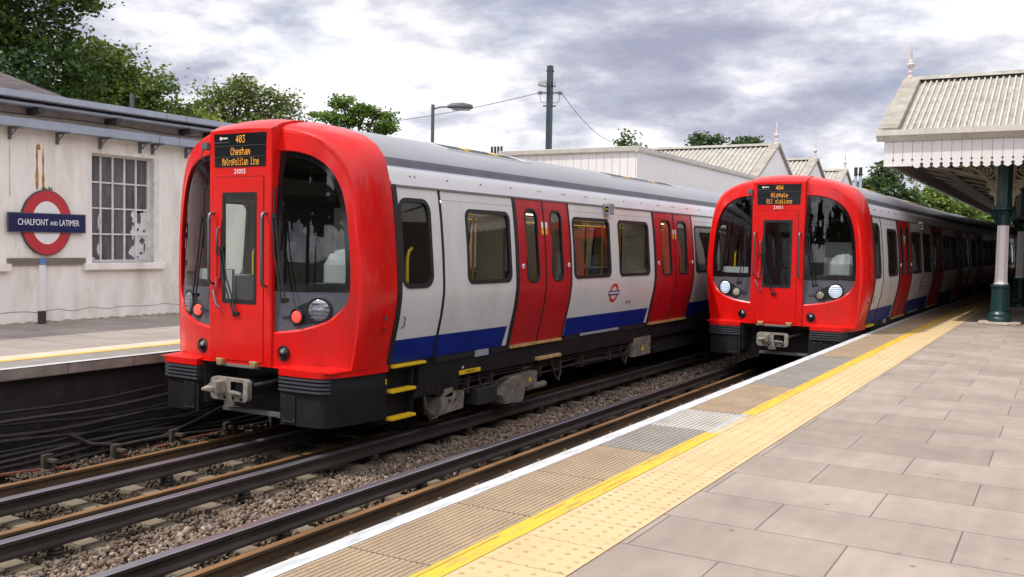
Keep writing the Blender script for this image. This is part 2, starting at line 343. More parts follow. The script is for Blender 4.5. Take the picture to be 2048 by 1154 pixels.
F_ = (ICOF[None] + 12*np.arange(nS)[:,None,None]).reshape(-1,3)
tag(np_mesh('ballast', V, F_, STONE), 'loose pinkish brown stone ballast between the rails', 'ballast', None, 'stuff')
# a few bigger pale lumps lying in the shoulder are part of the same stone cover

# ------------------------------------------------------------------ sleepers
def sleeper_mb():
    mb = MB(); mb.prism([(-.125,-.16),(-.105,0),(.105,0),(.125,-.16)], 'x', -1.37, 1.37)
    return mb
slp = sleeper_mb().build('sleeper', SLEEP, bevel=.012)
for i in range(len(SLEEP_T1)+len(SLEEP_T2)):
    t1 = i < len(SLEEP_T1); o = slp if i == 0 else slp.copy()
    if i: COL.objects.link(o)
    yy = SLEEP_T1[i] if t1 else SLEEP_T2[i-len(SLEEP_T1)]
    o.location = (-8.27 if t1 else -4.785, yy+rng.normal(0,.012), -.158+rng.normal(0,.004)); o.rotation_euler = (0,0,rng.normal(0,.006))
    if t1: tag(o, 'concrete sleeper half buried in ballast under the track of the red tail lamp train', 'sleeper', 'sleepers of the far track')
    else: tag(o, 'concrete sleeper half buried in ballast under the track beside the near platform', 'sleeper', 'sleepers of the near track')

# ------------------------------------------------------------------ rails
def rail(name, x, kind, y0, y1, label, sleepers, cat, brown=False):
    mb = MB(); cx = 0
    if kind == 'run': prof = [(-.07,-.158),(.07,-.158),(.07,-.145),(.012,-.125),(.010,-.045),(.035,-.032),(.035,-.006),(.028,0),(-.028,0),(-.035,-.006),(-.035,-.032),(-.010,-.045),(-.012,-.125),(-.07,-.145)]
    else: prof = [(-.065,-.07),(.065,-.07),(.065,-.045),(.030,-.02),(.030,.03),(.048,.04),(.048,.068),(.040,.075),(-.040,.075),(-.048,.068),(-.048,.04),(-.030,.03),(-.030,-.02),(-.065,-.045)]
    n = 14; ys = [y0+(y1-y0)*i/n for i in range(n+1)]
    rings = [[(x+p[0]+(curve(y) if x > -6.5 else 0), y, p[1]) for p in prof] for y in ys]
    k = len(prof); mb.loft(rings, True, True)
    top = {7,8,6} if kind == 'run' else {6,7,8}
    mb.m = [1 if (i < n*k and (i % k) in top) else 0 for i in range(len(mb.f))]
    o = mb.build(name, [RAILR if brown else RAILD, RAILB if brown else RAILT]); tag(o, label, cat)
    # fastenings: spring clips on running rails, insulator pots under conductor rails
    def fast(mbf, nm, mt, f):
        first = None
        for y in sleepers:
            if not (y0 < y < min(y1, 22)): continue
            if first is None: first = mbf.build(nm, mt, o, smooth=40); c = first
            else: c = first.copy(); COL.objects.link(c); c.parent = o
            c.location = (x, y, 0)
    if kind == 'run':
        for s in (-1, 1):
            f = MB(); f.tube([(s*.045,-.05,-.135),(s*.10,-.05,-.13),(s*.125,-.02,-.11),(s*.11,.02,-.105),(s*.07,.03,-.115),(s*.06,.055,-.13)], .011, 6)
            f.box(s*.13-.02, s*.13+.02, -.04, .04, -.16, -.11)
            fast(f, 'rail_clip', mat('rusty_clip', (.20,.14,.075), .8, 0, .3, 10), None)
    else:
        f = MB().lathe((0,.34,-.17), [(.085,0),(.085,.02),(.06,.025),(.075,.045),(.055,.055),(.065,.075),(.05,.10)], 14)
        fast(f, 'insulator', mat('dirty_insulator', (.045,.036,.03), .5), None)
    return o
rail('running_rail', -8.9875, 'run', -2, 60, 'rusty brown running rail nearest the far platform cables', SLEEP_T1, 'rail', True)
rail('running_rail', -7.5525, 'run', -2, 60, 'running rail tucked behind the raised conductor rail under the train', SLEEP_T1, 'rail', True)
rail('conductor_rail', -8.27, 'con', -2, 60, 'dark raised centre conductor rail running under the coupler of the larger train', SLEEP_T1[::3], 'conductor rail')
rail('conductor_rail', -7.12, 'con', -2, 60, 'shiny topped raised conductor rail along the outer side of the larger train', SLEEP_T1[::3], 'conductor rail')
rail('running_rail', -5.485, 'run', -4, 75, 'brown topped running rail next to the near platform edge', SLEEP_T2, 'rail', True)
rail('running_rail', -4.05, 'run', -4, 75, 'running rail hidden close under the near platform edge', SLEEP_T2, 'rail', True)
rail('conductor_rail', -5.85, 'con', -4, 75, 'dark raised conductor rail in the ballast left of the near track', SLEEP_T2[1::3], 'conductor rail')
rail('conductor_rail', -4.785, 'con', -4, 75, 'raised conductor rail in the middle of the near track', SLEEP_T2[1::3], 'conductor rail')

# ------------------------------------------------------------------ near platform
PZ = .90
pb = MB()
for a, b, z in ((-3.06, 8, PZ-.02),): strip(pb, a, b, z)
n = 30
ys = [-8+103*i/n for i in range(n+1)]
pb.loft([[(-3.02+curve(y), y, -.4), (-3.02+curve(y), y, PZ-.02)] for y in ys], False, False)
struct(pb.build('platform_base', PITW), 'dark wall of the near platform')
mb = MB(); strip(mb, -2.0, 8, PZ); struct(mb.build('paving', PAVE), 'grey paving slabs of the near platform')
cp = MB(); ys2 = [-8+.5*i for i in range(0, 207)]
cp.loft([[(-3.275+curve(y),y,PZ-.13),(-3.275+curve(y),y,PZ-.008),(-3.265+curve(y),y,PZ+.001),(-3.15+curve(y),y,PZ+.001)] for y in ys2], False, False)
cp.loft([[(-3.0+curve(y),y,PZ-.13),(-3.275+curve(y),y,PZ-.13)] for y in ys2[::4]], False, False)
struct(cp.build('white_edge_line', WLINE), 'white painted edge of the near platform')
def tiles(name, mt, ranges, pitch, h, label):
    mb = MB(); x0, x1 = -3.148, -2.622; k = int(round((x1-x0)/pitch)); d = (x1-x0)/k
    prof = []
    for i in range(k): a = x0+i*d; prof += [(a+.02*d, PZ-h), (a+.14*d, PZ+.001), (a+.74*d, PZ+.001), (a+.86*d, PZ-h)]
    for a, b in ranges:
        yy = [a+.006] + [q for q in np.arange(math.ceil(a/3)*3, b, 3.0) if a+.1 < q < b-.1] + [b-.006]
        mb.loft([[(p[0]+curve(y), y, p[1]) for p in prof] for y in yy], False, False)
        # the slit between ribs takes the darker groove colour
    fs = len(prof)-1
    mb.m = [1 if (i % fs) % 4 == 3 else 0 for i in range(len(mb.f))]
    struct(mb.build(name, [mt, GROOVE]), label)
br_ = [(-8+i, -7+i) for i in range(0,9)]
br_ = [(y, y+1.0) for y in np.arange(-8.28, 6.7, 1.0)] ; br_[-1] = (br_[-1][0], 6.72)
tiles('edge_tiles', TILEB, br_+[(8.75,9.8),(9.8,10.8),(14.3,15.4)]+[(y,y+1.2) for y in np.arange(15.4,90,1.2)], .036, .005, 'brown ribbed edge tiles of the near platform')
tiles('edge_tiles', TILED, [(6.72,7.77),(10.8,11.5),(11.5,12.8),(12.8,14.3)], .044, .008, 'grey coarse ribbed edge tiles of the near platform')
tiles('edge_tiles', TILEL, [(7.77,8.75)], .044, .008, 'pale coarse ribbed edge tile of the near platform')
mb = MB(); strip(mb, -3.15, -2.62, PZ-.004); struct(mb.build('tile_bed', MORTAR), 'dark joints under the edge tiles')
mb = MB(); ly = [(-8,7.72),(8.78,95)]
for a, b in ly: strip(mb, -2.622, -2.492, PZ+.004, a, b, step=1.0)
struct(mb.build('yellow_line', YLINE), 'yellow safety line of the near platform')
mb = MB(); strip(mb, -2.622, -2.56, PZ+.003, 7.72, 8.78); struct(mb.build('white_patch', mat('worn_patch', (.42,.41,.39), .8, 0, .2, 9)), 'pale patch breaking the yellow line')
mb = MB(); strip(mb, -2.56, -2.485, PZ+.002, 7.72, 8.78); struct(mb.build('tactile_infill', TACT), 'buff infill where the yellow line is broken')
mb = MB(); yy = -4.0
while yy < 40:
    d_ = rng.uniform(.25, 1.3); x_ = -2.592+rng.normal(0,.003)
    if not 7.4 < yy < 8.8: strip(mb, x_, x_+.006, PZ+.0055, yy, yy+d_, step=.4)
    if rng.random() < .5: strip(mb, -2.534, -2.529, PZ+.0055, yy+.3, yy+.3+d_*.5, step=.4)
    yy += d_+rng.uniform(.05,.5)
struct(mb.build('line_scuff', mat('line_scuff', (.30,.20,.05), .8)), 'dark scuffs along the yellow line')
mb = MB(); yy = 3.97-.445*26
while yy < 92:
    c0, c1 = curve(yy), curve(yy+.44)
    mb.add([(-2.49+c0,yy+.002,PZ+.002),(-2.005+c0,yy+.002,PZ+.002),(-2.005+c1,yy+.443,PZ+.002),(-2.49+c1,yy+.443,PZ+.002)], [(0,1,2,3)]); yy += .445
struct(mb.build('tactile_paving', TACT), 'buff tactile strip of the near platform')
mb = MB(); strip(mb, -2.5, -2.0, PZ-.004); struct(mb.build('tactile_bed', TGROOVE), 'joints under the tactile strip')
dm = MB()
for yy in np.arange(.6, 26, .0889):
    for k in range(5):
        x = -2.44+.097*k+curve(yy); r = .017
        dm.loft([[(x+q*math.cos(a), yy+q*math.sin(a), PZ+h) for a in [2*math.pi*i/7 for i in range(7)]] for q, h in ((r,.0021),(r*.75,.005))], True, True)
struct(dm.build('tactile_blisters', DOT), 'raised dots of the tactile strip')

# ------------------------------------------------------------------ far (left) platform
QZ = .98; QX = -10.1
lb = MB(); lb.box(-16, QX-.14, -12, 60, -.4, QZ-.10); struct(lb.build('far_platform_base', PITW), 'sooty face of the far platform')
lc = MB(); y = -6.0
while y < 40:
    d = .92; lc.box(QX-.45, QX+rng.normal(0,.004), y+.004, y+d-.004, QZ-.13, QZ-.006); y += d
struct(lc.build('far_platform_coping', CONC, bevel=.01), 'stone coping of the far platform')
for nm, a, b, mt, z, lab in (('white_edge_line', QX-.115, QX-.004, WLINE, QZ+.002, 'white edge line of the far platform'), ('far_edge_tiles', QX-.66, QX-.115, TILED, QZ, 'grey tiles behind the far platform edge'),
        ('yellow_line', QX-.775, QX-.66, YLINE, QZ+.003, 'yellow line of the far platform'), ('tactile_paving', QX-1.16, QX-.775, mat('pale_tactile', (.56,.46,.34), .8, 0, .1, 3), QZ, 'pale tactile strip of the far platform'), ('paving', -16, QX-1.16, PAVEL, QZ-.001, 'slabs of the far platform')):
    mb = MB().add([(a,-8,z),(b,-8,z),(b,60,z),(a,60,z)], [(0,1,2,3)]); struct(mb.build(nm, mt), lab)
# cables along the pit wall, on short posts
cabm = [mat('cable_black', (.014,.012,.011), .7, 0, .3, 6), mat('cable_grey', (.038,.032,.028), .7, 0, .3, 6), mat('cable_rust', (.17,.05,.03), .6, 0, .3, 6)]
specs = [(-9.98,.42,1),(-9.95,.36,0),(-9.94,.30,1),(-9.92,.24,0),(-9.90,.18,1),(-9.86,.13,0),(-9.84,.08,0),(-9.80,.03,1),(-9.76,-.02,0),(-9.74,-.05,1),(-9.70,-.08,0),(-9.66,-.10,2),(-10.0,.52,0)]
for i, (x, z, c) in enumerate(specs):
    ph = rng.uniform(0,6); mb = MB(); ys = np.arange(2, 26, .45)
    mb.tube([(x+.02*math.sin(y*1.3+ph), y, z+.028*math.sin(y*2.1+ph*2)+.03*math.sin(y*.8+ph)) for y in ys], rng.uniform(.014,.024), 6)
    o = mb.build('trackside_cable', cabm[c], smooth=60)
    tag(o, ('rust red cable lowest in the bundle under the far platform' if c == 2 else 'grey cable in the bundle sagging along the far platform wall' if c == 1 else 'black cable in the bundle sagging along the far platform wall'), 'cable', 'cables along the far platform wall')
mb = MB(); mb.tube([(-9.84,6.7,.20),(-9.74,6.9,.06),(-9.70,7.3,-.02),(-9.72,7.9,-.02),(-9.80,8.6,.10),(-9.9,9.2,.22)], .022, 7)
tag(mb.build('trackside_cable', cabm[1], smooth=60), 'loose grey cable looping down in front of the cable bundle', 'cable', 'cables along the far platform wall')
pst = MB().box(-.03,.03,-.06,.06,-.24,.02); pst.box(-.03,.18,-.03,.03,-.06,-.02)
p0 = None
for k in range(12):
    if p0 is None: p0 = pst.build('cable_post', mat('post_brown', (.055,.042,.03), .9, 0, .3, 8), bevel=.006); o = p0
    else: o = p0.copy(); COL.objects.link(o)
    o.location = (-9.63-.02*(k%2), 5.45+.86*k, .04*(k%2)); tag(o, 'short brown post holding the cables beside the far track', 'cable post', 'cable posts beside the far track')
# ================================================================== TRAINS
PROF = [(.96,1.425),(1.04,1.445),(1.32,1.505),(1.56,1.56),(1.70,1.582),(1.85,1.60),(1.98,1.60),(2.4,1.575),(2.76,1.54),(3.0,1.508),(3.13,1.485)]
def P(z): return float(np.interp(z, [p[0] for p in PROF], [p[1] for p in PROF]))
ROOF = [(1.498,3.13),(1.478,3.24),(1.45,3.335),(1.435,3.355),(1.415,3.40),(1.385,3.46),(1.28,3.59),(1.10,3.70),(.85,3.79),(.5,3.86),(0,3.89)]
KN = [1.32,1.56,1.70,1.78,1.85,1.92,1.98,2.15,2.4,2.58,2.76,3.0]
def rrect(y0, y1, z0, z1, r, n=5):
    r = min(r, (y1-y0)/2-.001, (z1-z0)/2-.001); out = []
    for cy, cz, a0 in ((y1-r,z0+r,-90),(y1-r,z1-r,0),(y0+r,z1-r,90),(y0+r,z0+r,180)):
        for i in range(n+1): a = R(a0+90*i/n); out.append((cy+r*math.cos(a), cz+r*math.sin(a)))
    return out
def inside(p, poly):
    c = False; n = len(poly)
    for i in range(n):
        a, b = poly[i], poly[(i+1) % n]
        if (a[1] > p[1]) != (b[1] > p[1]) and p[0] < (b[0]-a[0])*(p[1]-a[1])/(b[1]-a[1])+a[0]: c = not c
    return c
def bent(mb, s, outer, holes=(), off=0.0, m=0):
    """flat panel (y, z) with holes, bent over the car side profile"""
    vs = []; fc = []
    for lp in [outer]+list(holes): fc.append(list(range(len(vs), len(vs)+len(lp)))); vs += [Vector(p) for p in lp]
    r = delaunay_2d_cdt(vs, [], fc, 1, 1e-5)
    bm = bmesh.new(); bv = [bm.verts.new((p[0], p[1], 0)) for p in r[0]]
    for f in r[2]:
        c = sum((r[0][i] for i in f), Vector((0,0)))/len(f)
        if any(inside(c, h) for h in holes): continue
        bm.faces.new([bv[i] for i in f])
    for z in KN: bmesh.ops.bisect_plane(bm, geom=bm.verts[:]+bm.edges[:]+bm.faces[:], plane_co=(0,z,0), plane_no=(0,1,0), dist=1e-5)
    bm.verts.index_update()
    mb.add([(s*(P(v.co.y)+off), v.co.x, v.co.y) for v in bm.verts], [[v.index for v in f.verts] for f in bm.faces], m); bm.free()
def gasket(mb, s, y0, y1, z0, z1, r, wo=.03, wi=.022, off=.012, m=0):
    rs = []
    for g, o in ((wo,.001),(wo,off),(-wi,off),(-wi,-.035)): rs.append([(s*(P(z)+o), y, z) for y, z in rrect(y0-g, y1+g, z0-g, z1+g, max(.01, r+g))])
    mb.loft(rs, True, False, m)
def vstrip(mb, s, y0, y1, z0, z1, off, m=0):
    zs = [z0]+[k for k in KN if z0+.02 < k < z1-.02]+[z1]
    mb.loft([[(s*(P(z)-.03), y0, z), (s*(P(z)+off), y0, z), (s*(P(z)+off), y1, z), (s*(P(z)-.03), y1, z)] for z in zs], True, True, m)

INTW = mat('saloon_wall', (.50,.46,.38), .5); SEAT = mat('seat_moquette', (.05,.055,.12), .9, 0, .6, 30); IFLOOR = mat('saloon_floor', (.10,.10,.12), .6)
LAMPW = mat('saloon_lamp', (1.0,.95,.86), .5, emit=2.6); CABW = mat('cab_lining', (.62,.63,.62), .5); CABD = mat('cab_dark', (.045,.046,.05), .7); CABP = mat('cab_pale_panel', (.62,.66,.60), .5)

# ---- a carriage side: panels, doors, windows; names the same for every car. multi: windows as children (lead car) or merged (rear cars)
def car_side(root, s, y0, y1, doors, wins, cabdoor=None, lead=True):
    # white panels (z 1.32-3.13) and blue skirt (1.04-1.32) between the doors
    segs = []; cur = y0
    for d0, d1 in doors: segs.append((cur, d0)); cur = d1
    segs.append((cur, y1))
    for k, (a, b) in enumerate(segs):
        wh = MB(); bl = MB()
        hs = [rrect(*w_, .09) for w_ in wins if a < w_[0] < b]
        if cabdoor and k == 0: a = cabdoor[1]+.012
        bent(wh, s, [(a+.03,1.32),(b-.03,1.32),(b-.03,3.13),(a+.03,3.13)], hs)
        sl = .10; A = a+.03+(0 if (cabdoor and k == 0) or a == y0 else sl*.3); B = b-.03-(0 if b == y1 else sl*1.1)
        bent(bl, s, [(A,1.04),(B-.05,1.04),(B,1.32),(A,1.32)], (), .0)
        if b != y1: bent(wh, s, [(B-.05,1.04),(b-.03,1.04),(b-.03,1.32),(B,1.32)])
        if A > a+.04: bent(wh, s, [(a+.03,1.04),(A,1.04),(A,1.32),(a+.03,1.32)])
        # faint panel line above the windows
        if b-a > .5: vstrip(wh, s, a+.05, b-.05, 2.998, 3.004, .0015, 1)
        wp_ = wh.build('side_panel', [WHITE, mat('panel_line', (.33,.32,.32), .6)], root, smooth=30)
        bl.build('blue_band', BLUE, wp_ if lead else root, smooth=30)
    for w_ in wins:
        mb = MB(); gasket(mb, s, *w_, .09); 
        if lead:
            f = mb.build('window', BLACK, root, smooth=40); g = MB(); bent(g, s, rrect(w_[0]+.02,w_[1]-.02,w_[2]+.02,w_[3]-.02,.07), (), -.012); g.build('pane', GLASSS, f, smooth=30)
        else:
            bent(mb, s, rrect(w_[0]+.02,w_[1]-.02,w_[2]+.02,w_[3]-.02,.07), (), -.012, 1); mb.build('window', [BLACK, GLASSS], root, smooth=40)
    for d0, d1 in doors:
        gk = MB(); mid = (d0+d1)/2; hw = .36 if d1-d0 < 1.8 else .51; of = .20 if d1-d0 < 1.8 else .185
        vstrip(gk, s, d0-.075, d0+.005, 1.0, 3.13, .014); vstrip(gk, s, d1-.008, d1+.035, 1.0, 3.13, .010)
        for a, b, w0 in ((d0+.006, mid-.012, mid-of-hw), (mid+.012, d1-.009, mid+of)):
            wz = (w0, w0+hw, 1.93, 2.97); r = .125; mb = MB()
            bent(mb, s, [(a,1.03),(b,1.03),(b,3.12),(a,3.12)], [rrect(*wz, r)], .004); vstrip(mb, s, a+.02, b-.02, 2.985, 2.991, .006, 3)
            if lead:
                leaf = mb.build('door_leaf', [DRED, BLACK, GLASSS, mat('door_line', (.20,.004,.008), .5)], root, smooth=30); g = MB(); gasket(g, s, *wz, r, .016, .016, .010)
                bent(g, s, rrect(w0+.014, w0+hw-.014, 1.944, 2.956, .11), (), -.012, 1); g.build('door_window', [BLACK, GLASSS], leaf, smooth=40)
                st = MB(); q = (b-.075) if b < mid else (a+.025); vstrip(st, s, q, q+.055, 2.62, 2.72, .0065, 0); vstrip(st, s, q, q+.055, 2.72, 2.80, .0065, 1)
                st.build('sticker', [YEL, WHT], leaf)
                st = MB(); qc = (a+.10) if b < mid else (b-.08); st.lathe((s*(P(1.93)+.004), qc, 2.16), [(.034,0),(.034,s*.012),(.022,s*.014)], 14, 0, 'x'); st.lathe((s*(P(1.93)+.019), qc, 2.16), [(.015,0),(.015,s*.002)], 12, 1, 'x')
                st.build('door_button', [WHT, BLACK], leaf, smooth=40)
            else:
                gasket(mb, s, *wz, r, .016, .016, .010, 1); bent(mb, s, rrect(w0+.014, w0+hw-.014, 1.944, 2.956, .11), (), -.012, 2)
                mb.build('door_leaf', [DRED, BLACK, GLASSS, mat('door_line', (.20,.004,.008), .5)], root, smooth=30)
        vstrip(gk, s, mid-.012, mid+.012, 1.03, 3.12, .012)
        gk.build('door_seal', BLACK, root, smooth=30)
        tr = MB(); tr.box(min(s*1.40,s*1.475), max(s*1.40,s*1.475), d0+.02, d1-.02, .985, 1.02)
        tr.build('door_sill', mat('worn_sill', (.55,.33,.12), .5, .2, .3, 12), root)
def car_roof(root, y0, y1, lead):
    pts = [(-x, z) for x, z in ROOF] + [(x, z) for x, z in ROOF[-2::-1]]
    ys = [y0]+[y0+(y1-y0)*k/6 for k in range(1,6)]+[y1]
    mb = MB(); mb.loft([[(x, y, z) for x, z in pts] for y in ys], False, False)
    n = len(pts)-1; mm = []
    for i in range(len(mb.f)):
        k = i % n; k = min(k, n-1-k); mm.append(0 if k < 2 else 1 if k < 3 else 2 if k < 5 else 3)
    mb.m = mm; r = mb.build('roof', [CANT, LILAC, GUT, SILVER], root, smooth=28)
    g = MB()
    for s in (-1,1):
        g.prism([(s*1.495,3.118),(s*1.507,3.118),(s*1.505,3.14),(s*1.49,3.14)], 'y', y0, y1)      # drip edge over the doors
    g.build('drip_rail', mat('drip_rail', (.20,.19,.19), .5), r)
    if lead:
        bo = MB(); yy = y0+.4
        while yy < y1-.3:
            for s in (1,-1):
                bo.cyl((s*1.476,yy,3.25),(s*1.488,yy,3.253),.010,n=8); bo.cyl((s*1.476,yy+.09*(int(yy*3)%2),3.25),(s*1.488,yy+.09*(int(yy*3)%2),3.253),.010,n=8)
            yy += .78
        bo.build('roof_bolt', mat('bolt_grey', (.22,.21,.2), .5, .4), r)
    # air conditioning wells
    aw = [(2.6,4.85),(7.8,11.5)] if lead else [(y0+2.2,y0+5.2),(y0+9,y0+12)]
    for a, b in aw:
        for s in (-1,1):
            u = MB()
            u.prism([(s*.72,3.80),(s*1.09,3.68),(s*1.09,3.716),(s*.72,3.832)], 'y', a, b, 0)
            for k in range(13):
                yy = a+.12+(b-a-.3)*k/13; w_ = (b-a-.3)/13*.72; u.add([(s*.78,yy,3.8165),(s*1.05,yy,3.7315),(s*1.05,yy+w_,3.7315),(s*.78,yy+w_,3.8165)], [(0,1,2,3)], 1)
            for k in (.28,.62):
                yy = a+(b-a)*k; u.prism([(s*.84,3.78),(s*.99,3.73),(s*.99,3.760),(s*.84,3.806)], 'y', yy, yy+.10, 2)
            u.build('air_conditioning_grille', [mat('grille_frame', (.50,.50,.52), .5), mat('grille_dark', (.04,.04,.045), .6), YEL], r)
def car_inside(root, y0, y1, doors, cab):
    mb = MB(); mb.box(-1.38, 1.38, y0, y1, .97, 1.02, 1); mb.box(-1.30,1.30,y0,y1,3.05,3.09,0); mb.box(-1.3,1.3,y1-.06,y1-.02,1.02,3.05,0)
    for s in (-1,1):
        a = y0+.1
        for d0, d1 in doors+[(y1-.05,y1)]:
            if d0-a > .6:
                mb.box(min(s*.92,s*1.36), max(s*.92,s*1.36), a+.12, d0-.12, 1.02, 1.46, 2); mb.box(min(s*1.26,s*1.38), max(s*1.26,s*1.38), a+.12, d0-.12, 1.46, 1.93, 2)
            for q in (a+.06, d0-.09): mb.box(min(s*.95,s*1.40), max(s*.95,s*1.40), q-.03, q+.03, 1.02, 2.95, 0)
            a = d1
    o = mb.build('saloon_interior', [INTW, IFLOOR, SEAT], root)
    pl = MB()
    for d0, d1 in doors:
        for x in (-.9,.9):
            for q in (d0-.12, d1+.12): pl.cyl((x,q,1.02),(x,q,3.05),.019,n=8)
        pl.cyl((0,(d0+d1)/2,1.02),(0,(d0+d1)/2,3.05),.019,n=8)
    for x in (-.85,.85): pl.tube([(x,y0+.3,2.88),(x,y1-.3,2.88)], .016, 8)
    pl.build('grab_pole', YPOLE, o, smooth=50)
    lp = MB()
    for x in (-.75,.75): lp.box(x-.07, x+.07, y0+.3, y1-.3, 3.03, 3.046)
    lp.build('ceiling_light', LAMPW, o)
    if cab:
        c = MB(); c.box(-1.36,1.36,1.96,2.0,1.02,3.05,0); c.box(-.30,.12,1.945,1.958,1.05,2.92,1); c.box(-1.25,1.25,.75,1.9,3.0,3.03,0)
        c.box(.60,1.22,.50,1.0,1.02,1.97,2); c.box(-1.22,-.60,.50,1.0,1.02,2.02,2); c.box(-1.22,-.62,.46,.50,1.70,2.10,3)
        c.box(.55,1.26,1.36,1.40,1.02,2.62,2); c.box(-1.40,1.40,.35,1.95,.97,1.02,0)
        c.build('cab_interior', [CABD, CABP, CABW, mat('desk_pale', (.74,.75,.73), .5)], o, bevel=.02)
        h = MB(); h.loft([[(x0,yy,z) for x0, yy, z in ring] for ring in [[(.86,.42,1.95),(1.26,.52,1.95),(1.26,.82,1.95),(.86,.82,1.95)],[(.86,.42,2.2),(1.27,.52,2.2),(1.27,.82,2.2),(.86,.82,2.2)],[(.93,.48,2.36),(1.24,.56,2.40),(1.24,.80,2.40),(.93,.80,2.36)]]], True, True)
        h.build('driver_console', mat('console_grey', (.66,.68,.66), .5), o, bevel=.04)
        yp = MB()
        for s in (-1,1): yp.tube([(s*1.30,1.47,1.2),(s*1.30,1.47,2.28),(s*1.30,1.50,2.36),(s*1.30,1.56,2.40)], .022, 8)
        yp.build('cab_pole', YPOLE, o, smooth=50)
def bogie(root, yc):
    o = MB()
    for s in (-1,1):
        o.box(min(s*.95,s*1.12), max(s*.95,s*1.12), yc-1.5, yc+1.5, .42, .66, 0); 
        for dy in (-1.05,1.05): o.box(min(s*.98,s*1.2), max(s*.98,s*1.2), yc+dy-.16, yc+dy+.16, .28, .56, 0)
    b = o.build('bogie', UNDER, root, bevel=.02)
    for dy in (-1.05,1.05):
        for s in (-1,1):
            w = MB(); w.lathe((s*.70, yc+dy, .42), [(.0,0),(.42,0),(.42,s*.10),(.36,s*.11),(.34,s*.09),(.14,s*.09),(.12,s*.16),(0,s*.16)], 28, 0, 'x')
            w.build('wheel', mat('wheel_steel', (.05,.042,.038), .6, .4), b, smooth=40)

# ---- the cab end -----------------------------------------------------------------------------------------------
SD = .88
def D(u, z): return .33*(abs(u)/1.4)**3 + (.10*((z-2.2)/1.4)**2 if z > 2.2 else 0)*min(1.0, max(0.0, (abs(u)-.30)/.2))
def resample(pts, n):
    pts = [Vector(p) for p in pts]; d = [0]
    for a, b in zip(pts, pts[1:]): d.append(d[-1]+(b-a).length)
    out = []
    for k in range(n):
        t = d[-1]*k/(n-1); i = max(j for j in range(len(d)) if d[j] <= t+1e-9); i = min(i, len(pts)-2)
        f = (t-d[i])/max(1e-9, d[i+1]-d[i]); out.append(pts[i].lerp(pts[i+1], f))
    return [(p[0], p[1]) for p in out]
def smooth_pts(pts, it=2):
    for _ in range(it):
        q = [pts[0]]
        for a, b in zip(pts, pts[1:]): q += [(a[0]*.75+b[0]*.25, a[1]*.75+b[1]*.25), (a[0]*.25+b[0]*.75, a[1]*.25+b[1]*.75)]
        pts = q+[pts[-1]]
    return pts
Ot = smooth_pts([(.5,3.475),(.72,3.47),(.95,3.41),(1.14,3.28),(1.26,3.08),(1.33,2.8),(1.365,2.45),(1.38,2.15),(1.375,1.93)])
Ob = smooth_pts([(1.375,1.93),(1.36,1.80),(1.27,1.66),(1.10,1.545),(.84,1.465),(.5,1.425)])
def cut(pts, key, val):     # split a polyline where coordinate key passes val (decreasing z)
    for i in range(len(pts)-1):
        a, b = pts[i], pts[i+1]
        if (a[key]-val)*(b[key]-val) <= 0 and a[key] != b[key]:
            f = (val-a[key])/(b[key]-a[key]); m_ = (a[0]+(b[0]-a[0])*f, a[1]+(b[1]-a[1])*f); return pts[:i+1]+[m_], [m_]+pts[i+1:]
O1, O2 = cut(Ot, 1, 3.05)
O3, O4 = cut(Ob, 0, 1.15)
def chain(segs, ns):
    out = []
    for s_, n_ in zip(segs, ns): r = resample(s_, n_); out += r if not out else r[1:]
    return out
NS = (12, 14, 10, 8)
OC = chain((O1, O2, O3, O4), NS)
Mt = smooth_pts([(.5,3.705),(.70,3.67),(.98,3.585),(1.21,3.38),(1.345,3.08),(1.405,2.7),(1.44,2.25),(1.445,1.93)])
M1, M2 = cut(Mt, 1, 3.22)
MC = chain((M1, M2, smooth_pts([(1.445,1.93),(1.445,1.6),(1.42,1.3),(1.385,1.02)],1), [(1.385,1.02),(.9,1.02),(.5,1.02)]), NS)
BT = [(.5,3.872),(.85,3.797),(1.10,3.712),(1.28,3.602),(1.385,3.472),(1.435,3.36),(1.478,3.24),(1.50,3.13),(1.52,3.0),(1.552,2.76),(1.587,2.4),(1.612,1.98),(1.612,1.93)]
B1, B2 = cut(BT, 1, 3.36)
BC = chain((B1, B2, [(1.612,1.93),(1.612,1.85),(1.594,1.70),(1.572,1.56),(1.517,1.32),(1.457,1.02)], [(1.457,1.02),(.9,1.02),(.5,1.02)]), NS)
REC = .035
def turn(mb, cx, cy, a):
    ca, sa = math.cos(a), math.sin(a); mb.v = [(cx+(p[0]-cx)*ca-(p[1]-cy)*sa, cy+(p[0]-cx)*sa+(p[1]-cy)*ca, p[2]) for p in mb.v]
